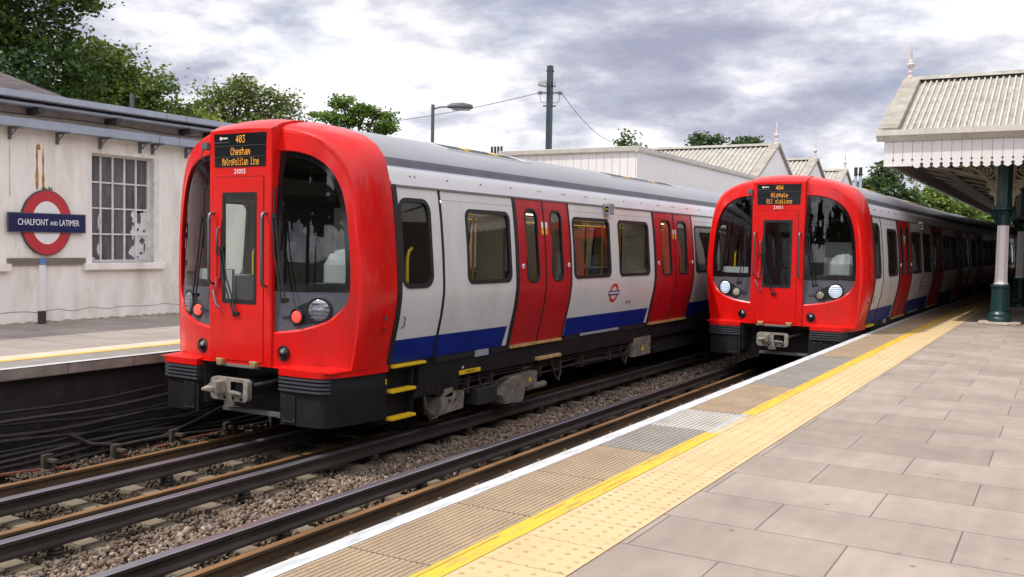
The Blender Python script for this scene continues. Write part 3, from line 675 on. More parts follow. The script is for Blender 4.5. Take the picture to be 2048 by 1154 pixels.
def build_front(root):
    f = MB()
    for s in (-1,1):
        rings = []
        for k in range(5):      # opening edge to crease, on the front face
            t = k/4.0; rings.append([(s*(a[0]+(b[0]-a[0])*t), D(a[0]+(b[0]-a[0])*t, a[1]+(b[1]-a[1])*t), a[1]+(b[1]-a[1])*t) for a, b in zip(OC, MC)])
        t = .05; rings = [[(s*a[0], D(*a)+.016, a[1]) for a in OC]]+[[(s*(a[0]+(b[0]-a[0])*t), D(a[0]+(b[0]-a[0])*t, a[1]+(b[1]-a[1])*t), a[1]+(b[1]-a[1])*t) for a, b in zip(OC, MC)]]+rings[1:]
        f.loft([[(s*a[0], D(*a)+REC+.03, a[1]) for a in OC], rings[0]], False, False)
        f.loft(rings, False, False)
        rr = []
        for k in range(11):     # crease round to the body
            th = k/10.0*math.pi/2; g = math.sin(th)**.82; h = 1-math.cos(th)
            rr.append([(s*(a[0]+(b[0]-a[0])*g), D(*a)+(SD-D(*a))*h, a[1]+(b[1]-a[1])*g) for a, b in zip(MC, BC)])
        f.loft(rr, False, False)
    # raised centre frame that carries the end door and the destination display
    fr = -.012
    for s in (-1,1):
        x1 = s*.5; x0 = s*.484
        zs = [1.02,1.42,2.0,2.6,3.2,3.475,MC[0][1]-.03]
        f.loft([[(x0, fr, z), (s*.494, fr+.004, z), (x1, fr+.014, z), (x1, D(.5,z)+REC+.05, z)] for z in zs], False, False)
        f.loft([[(x0, fr, z), (s*.494, fr+.004, z), (x1, fr+.014, z)] for z in (MC[0][1]-.03, 3.722)], False, False)
        low = []; upp = []
        for k in range(11):
            th = k/10.0*math.pi/2; g = math.sin(th)**.82; h = 1-math.cos(th); m0, b0 = MC[0], BC[0]
            yy = D(*m0)+(SD-D(*m0))*h; low.append((s*.5, yy, m0[1]+(b0[1]-m0[1])*g)); upp.append((s*.5, yy, float(np.interp(yy, [.002,.14,.35,SD], [3.722,3.80,3.855,3.872]))))
        f.loft([low, upp], False, False); f.add([(s*.5,fr+.014,MC[0][1]-.03),(s*.5,fr+.014,3.722),upp[0],low[0],(s*.5,D(.5,3.7)+.03,MC[0][1]-.03)], [(0,1,2,3,4)])
    us = [-.484+.968*k/8 for k in range(9)]
    f.loft([[(u, fr, 1.02) for u in us], [(u, fr, 3.722+.016*(1-(u/.484)**2)) for u in us], [(u*1.02, fr+.014, 3.732+.020*(1-(u/.484)**2)) for u in us], [(u*1.033, .14, 3.80+.028*(1-(u/.484)**2)) for u in us], [(u*1.033, .35, 3.855+.03*(1-(u/.484)**2)) for u in us], [(u*1.033, SD, 3.872+.03*(1-(u/.484)**2)) for u in us]], False, False)
    f.loft([[(u, fr, 1.02) for u in (-1.38,-.9,0,.9,1.38)], [(u, SD, 1.02) for u in (-1.457,-.9,0,.9,1.457)]], False, False)
    front = f.build('cab_front', RED, root, smooth=26)
    # details painted or let into the red front
    g = MB(); s = 1
    for s in (-1,1):
        xx = BC[30][0]
    hd = MB()
    for z in (1.60,1.47):
        hd.lathe((1.583-(0 if z > 1.5 else .03), .70, z), [(.0,.0),(.024,0),(.024,.012),(.012,.014),(0,.014)], 12, 0 if z > 1.5 else 1, 'x')
    hd.build('lifting_point', [CHROME, mat('dark_red_socket', (.22,.01,.012), .4)], front, smooth=40)
    # end door
    d = MB(); d.box(-.386,.386,fr-.0015,fr+.01,1.055,3.195,1); d.box(-.379,.379,fr-.007,fr+.01,1.062,3.188,0)
    door = d.build('cab_door', [RED, mat('door_gap', (.05,.004,.006), .6)], root)
    w_ = MB(); o_, i_ = rrect(-.277,.277,1.725,3.012,.02,3), rrect(-.235,.235,1.775,2.965,.04,3)
    w_.loft([[(u, fr-.006, z) for u, z in o_], [(u, fr-.011, z) for u, z in o_], [(u, fr-.011, z) for u, z in i_], [(u, fr-.006, z) for u, z in i_]], True, False)
    wf = w_.build('door_window', BLACK, door); gg = MB(); gg.add([(u, fr-.0085, z) for u, z in i_], [tuple(range(len(i_)))]); gg.build('pane', GLASSD, wf)
    # cut the glazed area out of the red skin behind it
    for ob in (front, door):
        bm = bmesh.new(); bm.from_mesh(ob.data)
        for co, no in (((-.235,0,0),(1,0,0)),((.235,0,0),(1,0,0)),((0,0,1.775),(0,0,1)),((0,0,2.965),(0,0,1))):
            ge = [x_ for x_ in bm.faces if x_.calc_center_median().y < .02 and abs(x_.normal.y) > .9 and all(abs(v.co.x) < .485 for v in x_.verts)]
            ge += list({e_ for q in ge for e_ in q.edges})+list({v for q in ge for v in q.verts})
            bmesh.ops.bisect_plane(bm, geom=ge, plane_co=co, plane_no=no, dist=1e-5)
        dele = [q for q in bm.faces if abs(q.normal.y) > .9 and q.calc_center_median().y < .02 and abs(q.calc_center_median().x) < .234 and 1.776 < q.calc_center_median().z < 2.964]
        bmesh.ops.delete(bm, geom=dele, context='FACES'); bm.to_mesh(ob.data); bm.free()
    hb = MB(); hb.tube([(-.325,fr-.01,2.60),(-.325,fr-.045,2.585),(-.325,fr-.05,2.30),(-.325,fr-.01,2.285)], .012, 8); hb.build('door_handle', CHROME, door, smooth=50)
    hb = MB(); hb.box(-.36,-.315,fr-.05,fr,1.90,2.02); hb.build('door_latch', mat('pink_red', (.60,.05,.07), .4), door, bevel=.01)
    hb = MB(); hb.tube([(-.40,fr-.03,1.86),(-.37,fr-.05,1.82),(-.33,fr-.05,1.70),(-.29,fr-.03,1.665)], .014, 8); hb.build('latch_lever', CHROME, door, smooth=50)
    hg = MB()
    for x in (-.27,.27): hg.box(x-.045,x+.045,fr-.06,fr+.02,1.005,1.065); hg.cyl((x-.055,fr-.045,1.06),(x+.055,fr-.045,1.06),.018,n=8)
    hg.build('hinge', mat('brass_hinge', (.45,.36,.18), .4, .5), door, bevel=.006)
    # destination display
    dp = MB(); dp.prism([(-.405,3.305),(.405,3.305),(.418,3.688),(-.418,3.688)], 'y', fr-.006, fr+.004)
    dp.box(-.405,.405,fr-.0068,fr-.005,3.418,3.421,1); dp.box(-.418,.418,fr-.0068,fr-.005,3.545,3.549,1)
    disp = dp.build('destination_display', [GLOSSB, mat('display_line', (.09,.09,.085), .4)], root)
    lm = MB(); lm.cyl((-.30,fr-.012,3.635),(-.30,fr-.004,3.635),.020,n=12); lm.box(-.28,-.19,fr-.012,fr-.005,3.627,3.645); lm.box(-.40,-.17,fr-.010,fr-.005,3.585,3.594,1)
    lm.build('display_lamp', [mat('lamp_cream', (.75,.70,.6), .3), CHROME], disp)
    # windscreens and lamp panels
    for s in (-1,1):
        top = [p for p in Ot]; bot = [p for p in Ob]
        zt = lambda u: float(np.interp(u, [p[0] for p in Ot[:-1]], [p[1] for p in Ot[:-1]])) if u < 1.36 else float(np.interp(u, [1.36,1.38], [2.5,2.15]))
        bo_x = [p[0] for p in Ob][::-1]; bo_z = [p[1] for p in Ob][::-1]
        zb = lambda u: float(np.interp(u, bo_x, bo_z))
        us = [.5+.872*k/22 for k in range(23)]
        gl = MB(); gp = MB()
        for k in range(22):
            for j in range(14):
                def q(u, t, lo, hi): z = lo+(hi-lo)*t; return (s*u, D(u,z)+REC, z)
                a, b = us[k], us[k+1]
                la, lb_, ha, hb_ = max(zb(a),1.89), max(zb(b),1.89), zt(a), zt(b)
                gl.add([q(a,j/14,la,ha), q(b,j/14,lb_,hb_), q(b,(j+1)/14,lb_,hb_), q(a,(j+1)/14,la,ha)], [(0,1,2,3)])
            if zb(us[k]) < 1.885:
                a, b = us[k], us[k+1]
                for j in range(5):
                    def q2(u, t): lo = min(zb(u),1.889); z = lo+(1.889-lo)*t; return (s*u, D(u,z)+REC, z)
                    gp.add([q2(a,j/5), q2(b,j/5), q2(b,(j+1)/5), q2(a,(j+1)/5)], [(0,1,2,3)])
        bm = None
        wsn = gl.build('windscreen', GLASSW, root, smooth=60)
        pn = gp.build('lamp_panel', GREYP, root, smooth=60)
        # black ceramic border
        edge = [p for p in Ot if p[1] > 1.93]; edge = resample(edge+[(1.372,1.895)], 30)
        inner = []
        for i, p in enumerate(edge):
            a, b = Vector(edge[max(0,i-1)]), Vector(edge[min(29,i+1)]); t = (b-a).normalized(); nrm = Vector((t.y, -t.x)); 
            if nrm.dot(Vector((.9,2.5))-Vector(p)) < 0: nrm = -nrm
            inner.append((p[0]+nrm.x*.06, p[1]+nrm.y*.06))
        inner[0] = (.57, edge[0][1]-.055); inner[-1] = (edge[-1][0]-.06, 1.985)
        bd = MB(); yb = lambda p: (s*p[0], D(*p)+REC-.004, p[1])
        bd.loft([[yb(p) for p in edge], [yb(p) for p in inner]], False, False)
        bl_ = [(.5+(edge[-1][0]-.5)*k/16, 1.893) for k in range(17)]; bu = [(.57+(inner[-1][0]-.57)*k/16, 1.985) for k in range(17)]
        bd.loft([[yb(p) for p in bl_], [yb(p) for p in bu]], False, False)
        il = [(.5, 1.893+(3.47-1.893)*k/12) for k in range(13)]; ir = [(.57, 1.985+(3.42-1.985)*k/12) for k in range(13)]
        bd.loft([[yb(p) for p in il], [yb(p) for p in ir]], False, False)
        bd.build('windscreen_border', GLOSSB, wsn, smooth=60)
        # headlight, tail light in a black figure-of-eight housing
        hs = MB(); yd = lambda u, z: D(u,z)+REC
        hs.lathe((s*1.055, yd(1.055,1.69), 1.69), [(.157,.02),(.155,-.012),(.145,-.018),(.128,-.014),(.122,.01)], 28, 0, 'y'); turn(hs, s*1.055, yd(1.055,1.69), s*.38); hs.lathe((s*.80, yd(.8,1.61)+.02, 1.61), [(.10,-.03),(.10,-.038),(.09,-.044),(.072,-.036),(.068,-.01)], 24, 0, 'y')
        for k in range(6):
            ua, ub = .79+.28*k/6, .79+.28*(k+1)/6
            zl = lambda u: 1.512+.06*max(0,(u-.79)/.28)**1.5; zh = lambda u: 1.71+.12*((u-.79)/.28)**.8
            hs.add([(s*ua,yd(ua,1.6)-.009,zl(ua)),(s*ub,yd(ub,1.65)-.009,zl(ub)),(s*ub,yd(ub,1.65)-.009,zh(ub)),(s*ua,yd(ua,1.6)-.009,zh(ua))], [(0,1,2,3)])
        hsn = hs.build('lamp_housing', BLACK, pn, smooth=40)
        hl = MB(); hl.lathe((s*1.055, yd(1.055,1.69), 1.69), [(.122,-.012),(.11,-.024),(.06,-.032),(0,-.034)], 28, 0, 'y')
        for k in range(5): z = 1.69-.08+.04*k; w__ = math.sqrt(max(0,.118**2-(z-1.69)**2)); hl.box(s*1.055-w__, s*1.055+w__, yd(1.055,1.69)-.037, yd(1.055,1.69)-.022, z-.004, z+.004, 1)
        turn(hl, s*1.055, yd(1.055,1.69), s*.38)
        hl.build('headlight', [LENS, mat('lamp_louvre', (.16,.17,.20), .4)], pn, smooth=40)
        tl = MB(); tl.lathe((s*.80, yd(.8,1.61)-.004, 1.61), [(.07,-.008),(.06,-.028),(.03,-.034),(0,-.035)], 22, 0, 'y'); tl.build('tail_light', TAIL, pn, smooth=40)
        bk = MB(); bk.prism([(s*.60,1.615),(s*.74,1.64),(s*.74,1.612),(s*.60,1.585)], 'y', yd(.67,1.6)-.018, yd(.67,1.6)+.004); bk.build('panel_catch', mat('catch_grey', (.06,.06,.07), .5), pn, bevel=.004)
        # round marker lamps low on the red front
        mk = MB(); yl = D(.65,1.19); mk.lathe((s*.65, yl, 1.19), [(.088,.01),(.088,-.012),(.078,-.014),(.072,-.004),(.0,-.004)], 26, 0, 'y'); mk.lathe((s*.65, yl, 1.19), [(.070,-.005),(.055,-.022),(.02,-.03),(0,-.031)], 22, 1, 'y')
        mk.lathe((s*.65+.012, yl-.026, 1.215), [(.026,.0),(.024,-.008),(0,-.010)], 12, 2, 'y')
        mk.build('marker_lamp', [BLACK, GLOSSB, mat('bulb_grey', (.55,.55,.55), .2, .6)], root, smooth=40)
        # grab rail beside the door
        gr = MB(); x = s*.425; gr.tube([(x,fr,2.77),(x,fr-.045,2.77),(x,fr-.07,2.75),(x,fr-.075,2.70),(x,fr-.075,2.0),(x,fr-.06,1.955),(x,fr,1.945)], .018, 10); gr.build('grab_rail', CHROME, root, smooth=60)
    # wipers
    for px, pz, tx, tz, nm in ((-.74,1.79,-.60,2.74,0),(.70,1.79,.545,2.74,0),(-.06,1.60,-.30,2.36,1)):
        wp = MB(); y = -.03
        wp.tube([(px,y+.04,pz),(px,y-.01,pz)], .03, 10); wp.tube([(px,y-.02,pz),(px+(tx-px)*.7,y-.025,pz+(tz-pz)*.55),(tx,y-.01,tz)], .011, 6)
        wp.tube([(px+.055,y+.02,pz+.01),(px+.055,y-.015,pz+.01)], .022, 10); wp.tube([(px+.055,y-.02,pz+.01),(px+.055+(tx-px)*.7,y-.025,pz+.01+(tz-pz)*.55),(tx+.05,y-.01,tz-.01)], .009, 6)
        wp.box(min(tx,tx+.06)-.01, max(tx,tx+.06)+.01, y-.025, y+.0, tz-.02, tz+.02); wp.tube([(tx+.02,y+.012,tz+.33),(tx+.01,y+.008,tz),(tx-.0,y+.012,tz-.38)], .012, 6)
        wp.build('wiper', mat('wiper_black', (.014,.014,.016), .4), root, smooth=40)
    # small camera housing at the top left of the screen
    cm = MB(); cm.box(-.60,-.50,-.05,.06,3.515,3.60); cm.tube([(-.58,-.04,3.52),(-.60,-.05,3.44),(-.575,-.01,3.38)], .010, 6); cm.build('front_camera', mat('camera_grey', (.12,.12,.13), .4), root, bevel=.008)
    # bumpers: red cap, black ribs, black skirt
    def path(off, u0=.665, uc=1.24):
        q = [(.665,-.055),(.85,-.055),(1.05,-.05),(1.22,-.035),(1.285,-.005),(1.33,.06),(1.37,.17),(1.405,.32),(1.43,.5),(1.45,.7),(1.468,SD+.02)]
        return [(x-off*.7*max(0,min(1,(x-1.0)/.3)), y+off*max(0.0,1-max(0,y)/.8)) for x, y in q]
        c0 = Vector(p[-1]); c1 = Vector((1.43-off*.6,.42)); h = Vector((1.445-off*.3, D(uc,1)+.0+off*.6))
        for k in range(1,7): t = k/6; q = c0*(1-t)**2 + h*2*t*(1-t) + c1*t*t; p.append((q.x,q.y))
        return p+[(1.468-off*.6,SD+.02)]
    for s in (-1,1):
        def wall(mb, off, z0, z1, npt=None, m=0, th=.12, z1o=None):
            a = path(off)[:npt]; b = [(x*.0+max(.665,x-th*.7), y+th) for x, y in a]
            mb.loft([[(s*x,y,z0) for x, y in a], [(s*x,y,z1 if z1o is None else z1o) for x, y in a], [(s*x,y,z1) for x, y in b], [(s*x,y,z0) for x, y in b]][0:4], False, False, m)
            mb.add([(s*a[0][0],a[0][1],z0),(s*a[0][0],a[0][1],z1 if z1o is None else z1o),(s*b[0][0],b[0][1],z1),(s*b[0][0],b[0][1],z0)], [(0,1,2,3)], m)
            mb.add([(s*a[-1][0],a[-1][1],z0),(s*a[-1][0],a[-1][1],z1 if z1o is None else z1o),(s*b[-1][0],b[-1][1],z1),(s*b[-1][0],b[-1][1],z0)], [(0,1,2,3)], m)
            n_ = len(a); mb.add([(s*x,y,z0) for x, y in a]+[(s*x,y,z0) for x, y in b], [(i,i+1,n_+i+1,n_+i) for i in range(n_-1)], m)
        mb = MB(); wall(mb, 0, .955, 1.065, None, 0, .16, 1.03); bump = mb.build('bumper', RED, root, smooth=35)
        mb = MB()
        for k in range(4): wall(mb, .0, .917-.044*k, .940-.044*k, 6, 0, .18)
        wall(mb, .055, .765, .955, None, 1, .05)
        mb.build('bumper_rib', [mat('rib_grey', (.06,.06,.07), .38), BLACK], bump, smooth=35)
        mb = MB(); SKP = True; wall(mb, .03, .40, .80, None, 0, .10); sk = mb.build('skirt', SKIRT, root, smooth=35)
        pl = MB(); yy = -.055+.03-.013; pl.box(min(s*.72,s*.90), max(s*.72,s*.90), yy, yy+.012, .44, .75, 0)
        for a in (.735,.885):
            for z in (.465,.73): pl.cyl((s*a,yy-.006,z),(s*a,yy,z),.010,n=8,m=1)
        pl.box(min(s*.72,s*.90), max(s*.72,s*.90), yy-.004, yy, .436,.444, 1)
        pl.build('skirt_cover', [SKIRT, CHROME], sk)
        yb_ = MB()
    # dark void, headstock and coupler
    v = MB(); v.box(-1.3,1.3,.55,.60,.38,1.0,0); v.box(-.64,.64,.10,.60,.955,1.01,0); v.box(-.66,-.63,.05,.6,.5,1.0,0); v.box(.63,.66,.05,.6,.5,1.0,0); v.box(-.30,.62,.02,.08,.455,.50,1); v.box(-.36,.30,-.02,.05,.985,1.02,2)
    v.build('headstock', [UNDER, mat('grey_bar', (.10,.095,.095), .6), mat('tread_grey', (.16,.15,.15), .6)], root)
    cp = MB(); o_, i_ = rrect(-.30,.30,.615,.875,.06,4), rrect(.03,.23,.70,.84,.02,4)
    def holed(mb, outer, hole, y, m=0):
        vs = [Vector(p) for p in outer]+[Vector(p) for p in hole]; r = delaunay_2d_cdt(vs, [], [list(range(len(outer))), list(range(len(outer),len(vs)))], 1, 1e-5)
        fs = [f for f in r[2] if not inside(sum((r[0][i] for i in f), Vector((0,0)))/len(f), hole)]; mb.add([(p[0], y, p[1]) for p in r[0]], fs, m)
    for y in (-.17,-.10): holed(cp, o_, i_, y)
    cp.loft([[(x,-.17,z) for x, z in o_],[(x,-.10,z) for x, z in o_]], True, False); cp.loft([[(x,-.17,z) for x, z in i_],[(x,-.02,z) for x, z in i_]], True, False, 1)
    o2 = rrect(-.26,.26,.645,.845,.05,4); cp.box(.02,.25,-.03,-.02,.69,.85,1)
    for k in range(3): cp.cyl((-.06+.13*k,-.178,.648),(-.06+.13*k,-.17,.648),.02,n=10,m=1)
    cp.box(-.08,.06,-.16,-.12,.56,.62,0); cp.box(-.14,.14,-.1,.55,.66,.82,2); cp.tube([(.28,-.05,.80),(.42,.1,.84),(.52,.4,.90)], .025, 8, 2)
    c_ = cp.build('coupler', [STEEL, BLACK, UNDER], root, bevel=0, smooth=30)
    hk = MB(); hk.prism([(-.22,.72),(-.05,.70),(-.05,.84),(-.14,.845),(-.22,.79)], 'y', -.30, -.17); hk.loft([[(-.22,-.30,.72),(-.08,-.30,.72),(-.08,-.30,.79),(-.22,-.30,.79)],[(-.20,-.40,.745),(-.13,-.40,.745),(-.13,-.40,.77),(-.20,-.40,.77)]], True, True); hk.prism([(.02,.70),(.22,.70),(.20,.73),(.06,.74)], 'y', -.22, -.165)
    hk.build('coupler_hook', STEEL, c_, bevel=.008)
    return disp, front
TAIL = mat('tail_lens', (.55,.30,.25), .3)

DOT57 = {'0':'0E11131519110E','1':'040C040404040E','3':'1F02040201110E','4':'02060A121F0202','A':'0E11111F111111','C':'0E11101010110E','M':'111B1515111111','a':'00000E010F110F','d':'01010F1111110F','e':'00000E111F100E','g':'000F110F010E00','h':'10101E11111111','l':'0C04040404040E','m':'00001A15151111','n':'00001E11111111','o':'00000E1111110E','p':'001E11111E1010','r':'00001619101010','s':'00000F100E011E','t':'081C080808090 6'.replace(' ',''),'i':'04000C0404040E',' ':'00000000000000'}
def led_text(disp, lines):
    mb = MB()
    for text, zc, pit in lines:
        w_ = len(text)*6*pit; x = -w_/2+ (.02); dz_ = .0122
        for ch in text:
            g = DOT57[ch]
            for r in range(7):
                bits = int(g[2*r:2*r+2], 16)
                for c in range(5):
                    if bits >> (4-c) & 1:
                        a, b = x+c*pit, zc+(3-r)*dz_
                        mb.add([(a-pit*.36,-.0195,b-.0046),(a+pit*.36,-.0195,b-.0046),(a+pit*.36,-.0195,b+.0046),(a-pit*.36,-.0195,b+.0046)], [(0,1,2,3)])
            x += 6*pit
    return mb.build('display_text', LED, disp)

DOORS = [(3.68,5.29),(8.80,10.83),(14.1,15.75)]
WINS = [(2.40,3.46,1.97,2.885),(5.43,6.76,1.97,2.885),(7.16,8.47,1.97,2.885),(11.0,12.3,1.97,2.885),(12.6,13.9,1.97,2.885),(16.0,16.9,1.97,2.885)]
LEN = 17.3
def make_train():
    root = empty('underground_train')
    disp, front = build_front(root)
    for s in (-1,1):
        car_side(root, s, .93, LEN, DOORS, WINS, (.93,1.82), True)
        # cab side door
        cd = MB(); w_ = (1.0,1.58,1.955,2.965)
        bent(cd, s, [(1.0-.045,1.32),(1.81,1.32),(1.81,3.13),(1.0-.045,3.13)], [rrect(*w_, .13)]); bent(cd, s, [(.955,1.04),(1.81,1.04),(1.81,1.32),(.955,1.32)], (), 0, 1)
        c_ = cd.build('cab_side_door', [WHITE, BLUE], root, smooth=30)
        g = MB(); gasket(g, s, *w_, .13); bent(g, s, rrect(w_[0]+.02,w_[1]-.02,w_[2]+.02,w_[3]-.02,.11), (), -.012, 1); g.build('door_window', [BLACK, GLASSD], c_, smooth=40)
        h = MB(); h.tube([(s*(P(1.56)+.002),1.06,1.60),(s*(P(1.56)+.03),1.06,1.59),(s*(P(1.5)+.03),1.05,1.48),(s*(P(1.46)+.004),1.05,1.46)], .008, 6); h.build('door_handle', CHROME, c_, smooth=50)
        k = MB(); vstrip(k, s, SD-.005, .957, .96, 3.14, .022); vstrip(k, s, 1.808, 1.835, .99, 3.13, .008); k.build('cab_seal', BLACK, root, smooth=30)
        # sole bar and steps
        sb = MB(); x0, x1 = sorted((s*1.30, s*1.435))
        sb.box(x0,x1,.9,LEN,.945,1.0,0); sb.box(x0,x1-.0 if s>0 else x1,1.55,LEN,.72,.945,0); sb.box(x0,x1,1.45,2.45,.56,.72,0)
        xo = s*1.436
        for yy in (1.72,1.86,2.0,2.28): sb.lathe((s*1.43, yy, .655), [(.04,0),(.04,s*.008),(0,s*.008)], 12, 1, 'x')
        for a, b in ((1.85,2.78),(3.2,3.66),(5.4,5.9),(7.6,8.6),(10.9,11.6)):
            sb.box(min(xo,xo+s*.012),max(xo,xo+s*.012),a,b,.955,1.035,1)
            for q in np.arange(a+.1,b,.22): sb.cyl((xo+s*.01,q,.99),(xo+s*.02,q,.99),.008,n=6,m=2)
        sb.box(min(xo,xo+s*.014),max(xo,xo+s*.014),2.80,3.15,.945,1.04,3); sb.box(min(xo,xo+s*.012),max(xo,xo+s*.012),5.95,7.5,.99,1.04,3)
        sb.build('sole_bar', [SKIRT, BLACK, CHROME, mat('grey_plate', (.30,.30,.36), .5)], root, bevel=.004)
        for a, b, z in ((.97,1.62,1.005),(.95,1.42,.71),(.95,1.42,.385)):
            st = MB(); st.box(min(s*1.38,s*1.50),max(s*1.38,s*1.50),a,b,z-.018,z+.018); st.build('step', YEL, root, bevel=.006)
        lf = MB()
        for yy in (.93,1.47): lf.box(min(s*1.30,s*1.40),max(s*1.30,s*1.40),yy-.03,yy+.03,.36,.95)
        lf.box(min(s*1.25,s*1.31),max(s*1.25,s*1.31),.9,1.5,.3,.95); lf.build('step_frame', SKIRT, root, bevel=.004)
        pl = MB(); pl.box(min(s*1.436,s*1.446),max(s*1.436,s*1.446),2.44,2.95,.745,.80); yl = pl.build('yellow_notice', YEL, root)
        if s > 0: lettering('notice_text', 'A1 SHOE FUSE', .026, BLACK, yl, (1.4465,2.69,.772), (0,1,0), (0,0,1))
        if s > 0: lettering('car_letter', 'A1', .035, WHT, yl, (1.437,2.53,.835), (0,1,0), (0,0,1))
        pl = MB(); pl.box(min(s*1.42,s*1.50),max(s*1.42,s*1.50),4.48,5.22,.735,.785); pl.build('foot_bar', ORNG, root, bevel=.01)
        pl = MB(); pl.box(min(s*1.40,s*1.415),max(s*1.40,s*1.415),.895,.945,.78,.86,0); pl.build('step_label', YEL, root)
        # shoe gear, axle boxes, junction box
        e = MB(); xa, xb = sorted((s*1.22, s*1.44)); e.prism([(1.98,.27),(2.55,.30),(2.57,.52),(2.30,.55),(2.05,.49)], 'x', xa, xb, 0); e.box(xa,xb,2.10,2.30,.49,.60,0)
        for q in (2.2,2.34): e.prism([(q,.40),(q+.06,.43),(q,.46)], 'x', min(s*1.44,s*1.444), max(s*1.44,s*1.444), 1)
        e.tube([(s*1.40,1.70,.62),(s*1.44,1.71,.40),(s*1.44,1.80,.26),(s*1.44,1.93,.26),(s*1.42,2.05,.42)], .022, 8, 1); e.build('collector_shoe', [BOXM, BLACK], root, bevel=.012)
        e = MB(); e.prism([(3.55,.33),(3.72,.50),(3.9,.55),(4.55,.58),(4.55,.40),(4.22,.36),(4.12,.17),(3.6,.20)], 'x', xa, xb, 0); e.cyl((s*1.36,4.3,.33),(s*1.36,4.92,.33),.05,n=10,m=0); e.prism([(4.28,.44),(4.38,.44),(4.33,.52)], 'x', min(s*1.441,s*1.444), max(s*1.441,s*1.444), 1)
        e.box(xa,min(xb,9),2.9,3.4,.28,.5,2); e.build('axle_gear', [BOXM, YEL, UNDER], root, bevel=.012)
        e = MB(); e.box(xa,xb,8.2,9.0,.43,.78,0); e.prism([(8.52,.52),(8.68,.52),(8.60,.66)], 'x', min(s*1.441,s*1.446), max(s*1.441,s*1.446), 1); e.build('junction_box', [BOXM, YEL], root, bevel=.012)
        e = MB(); e.box(min(s*.9,s*1.25),max(s*.9,s*1.25),6.2,13.5,.42,.78,0); e.box(min(s*.9,s*1.3),max(s*.9,s*1.3),9.6,12.2,.36,.74,0); e.build('equipment_case', UNDER, root, bevel=.02)
        # pipes, hoses and brackets hung below the sole bar
        e = MB()
        for q, zz, r in ((1.33,.66,.022),(1.30,.60,.016),(1.36,.52,.013)): e.tube([(s*q, yy, zz+.012*math.sin(yy*2.3+q*9)) for yy in np.arange(2.5,9.6,.35)], r, 6)
        for yy in (2.75,3.35,4.75,5.4,6.2,7.3): e.box(min(s*1.27,s*1.39), max(s*1.27,s*1.39), yy-.015, yy+.015, .46, .73)
        for yy in (3.0,5.1,7.7): e.tube([(s*1.36,yy,.70),(s*1.40,yy+.08,.45),(s*1.38,yy+.25,.33),(s*1.33,yy+.42,.45),(s*1.28,yy+.5,.68)], .018, 6)
        e.build('underframe_pipe', mat('pipe_brown', (.045,.034,.028), .7, 0, .4, 9), root, smooth=50)
        # side camera under the cantrail
        e = MB(); e.box(min(s*1.47,s*1.62),max(s*1.47,s*1.62),6.62,6.80,2.99,3.17,0); e.box(min(s*1.54,s*1.60),max(s*1.54,s*1.60),6.610,6.622,3.03,3.13,1); e.lathe((s*1.57,6.607,3.08), [(.014,0),(.014,.006),(0,.006)], 10, 2, 'y'); e.build('side_indicator', [mat('indicator_grey', (.28,.28,.30), .4), GLOSSB, YEL], root, bevel=.008)
        # roundel and numbers on the white side
        if s > 0 or True:
            ro = MB(); yc, zc = 6.96, 1.665; n = 36
            def ringpt(r, a, off): z = zc+r*math.sin(a)*.96; return (s*(P(z)+off), yc+r*math.cos(a)*1.06, z)
            ro.loft([[ringpt(r, 2*math.pi*i/n, .003) for i in range(n)] for r in (.17,.115)], True, False, 0)
            zs = [zc-.04, zc+.04]; ro.add([(s*(P(z)+.005), yc+dy, z) for z in zs for dy in (-.225,.225)], [(0,1,3,2)], 1)
            rd = ro.build('roundel', [mat('roundel_red', (.62,.015,.02), .4), mat('roundel_blue', (.01,.02,.17), .4)], root)
            t = lettering('roundel_text', 'UNDERGROUND', .038, WHT, rd, (s*(P(zc)+.006), yc, zc), (0,s,0), (0,0,1), width=.40)
            t = lettering('car_number', '21015', .075, mat('dark_lettering', (.05,.05,.06), .5), rd, (s*(P(1.49)+.002), yc+.68, 1.49), (0,s,0), (0,0,1))
    car_roof(root, SD-.02, LEN, True); car_inside(root, 2.0, LEN, DOORS, True)
    bogie(root, 3.2); bogie(root, 14.2)
    fl = MB(); fl.box(-1.30,1.30,.9,LEN,.80,.97); fl.build('underframe', UNDER, root)
    return root, disp, front
T1, disp1, front1 = make_train()
T2 = copy_tree(T1)
def find(o, stem):
    out = []
    for c in kids(o):
        if c.name.split('.')[0] == stem: out.append(c)
        out += find(c, stem)
    return out
disp2 = find(T2, 'destination_display')[0]; front2 = find(T2, 'cab_front')[0]
led_text(disp1, [('403', 3.622, .0085), ('Chesham', 3.482, .0076), ('Metropolitan line', 3.365, .0058)])
led_text(disp2, [('404', 3.622, .0085), ('Aldgate', 3.482, .0078), ('All stations', 3.365, .0068)])
for f_, t_ in ((front1,'21015'), (front2,'21011')): lettering('train_number', t_, .058, WHT, f_, (0,-.0145,3.248), (1,0,0), (0,0,1), space=.95)
TLIT = mat('lit_tail_lens', (.95,.10,.07), .3, emit=.45); HLIT = mat('lit_headlight_lens', (.58,.68,.82), .2, emit=.50)
for o in find(T1, 'tail_light'): o.data.materials[0] = TLIT
for o in find(T2, 'tail_light'): o.data = o.data.copy(); o.data.materials[0] = mat('unlit_tail_lens', (.42,.38,.30), .3)
for o in find(T2, 'headlight'): o.data = o.data.copy(); o.data.materials[0] = HLIT
for o in find(T2, 'ceiling_light'): o.data = o.data.copy(); o.data.materials[0] = mat('saloon_lamp_dim', (.9,.87,.8), .5, emit=.12)
for o in find(T2, 'car_number'): o.parent = None; bpy.data.objects.remove(o)
T1.location = (-8.27, 7.82, 0); T2.location = (-4.80, 18.05, 0); T2.rotation_euler = (0, 0, R(-.9))
tag(T1, 'larger red, white and blue underground train with glowing red tail lights, number 21015', 'train', 'underground trains')
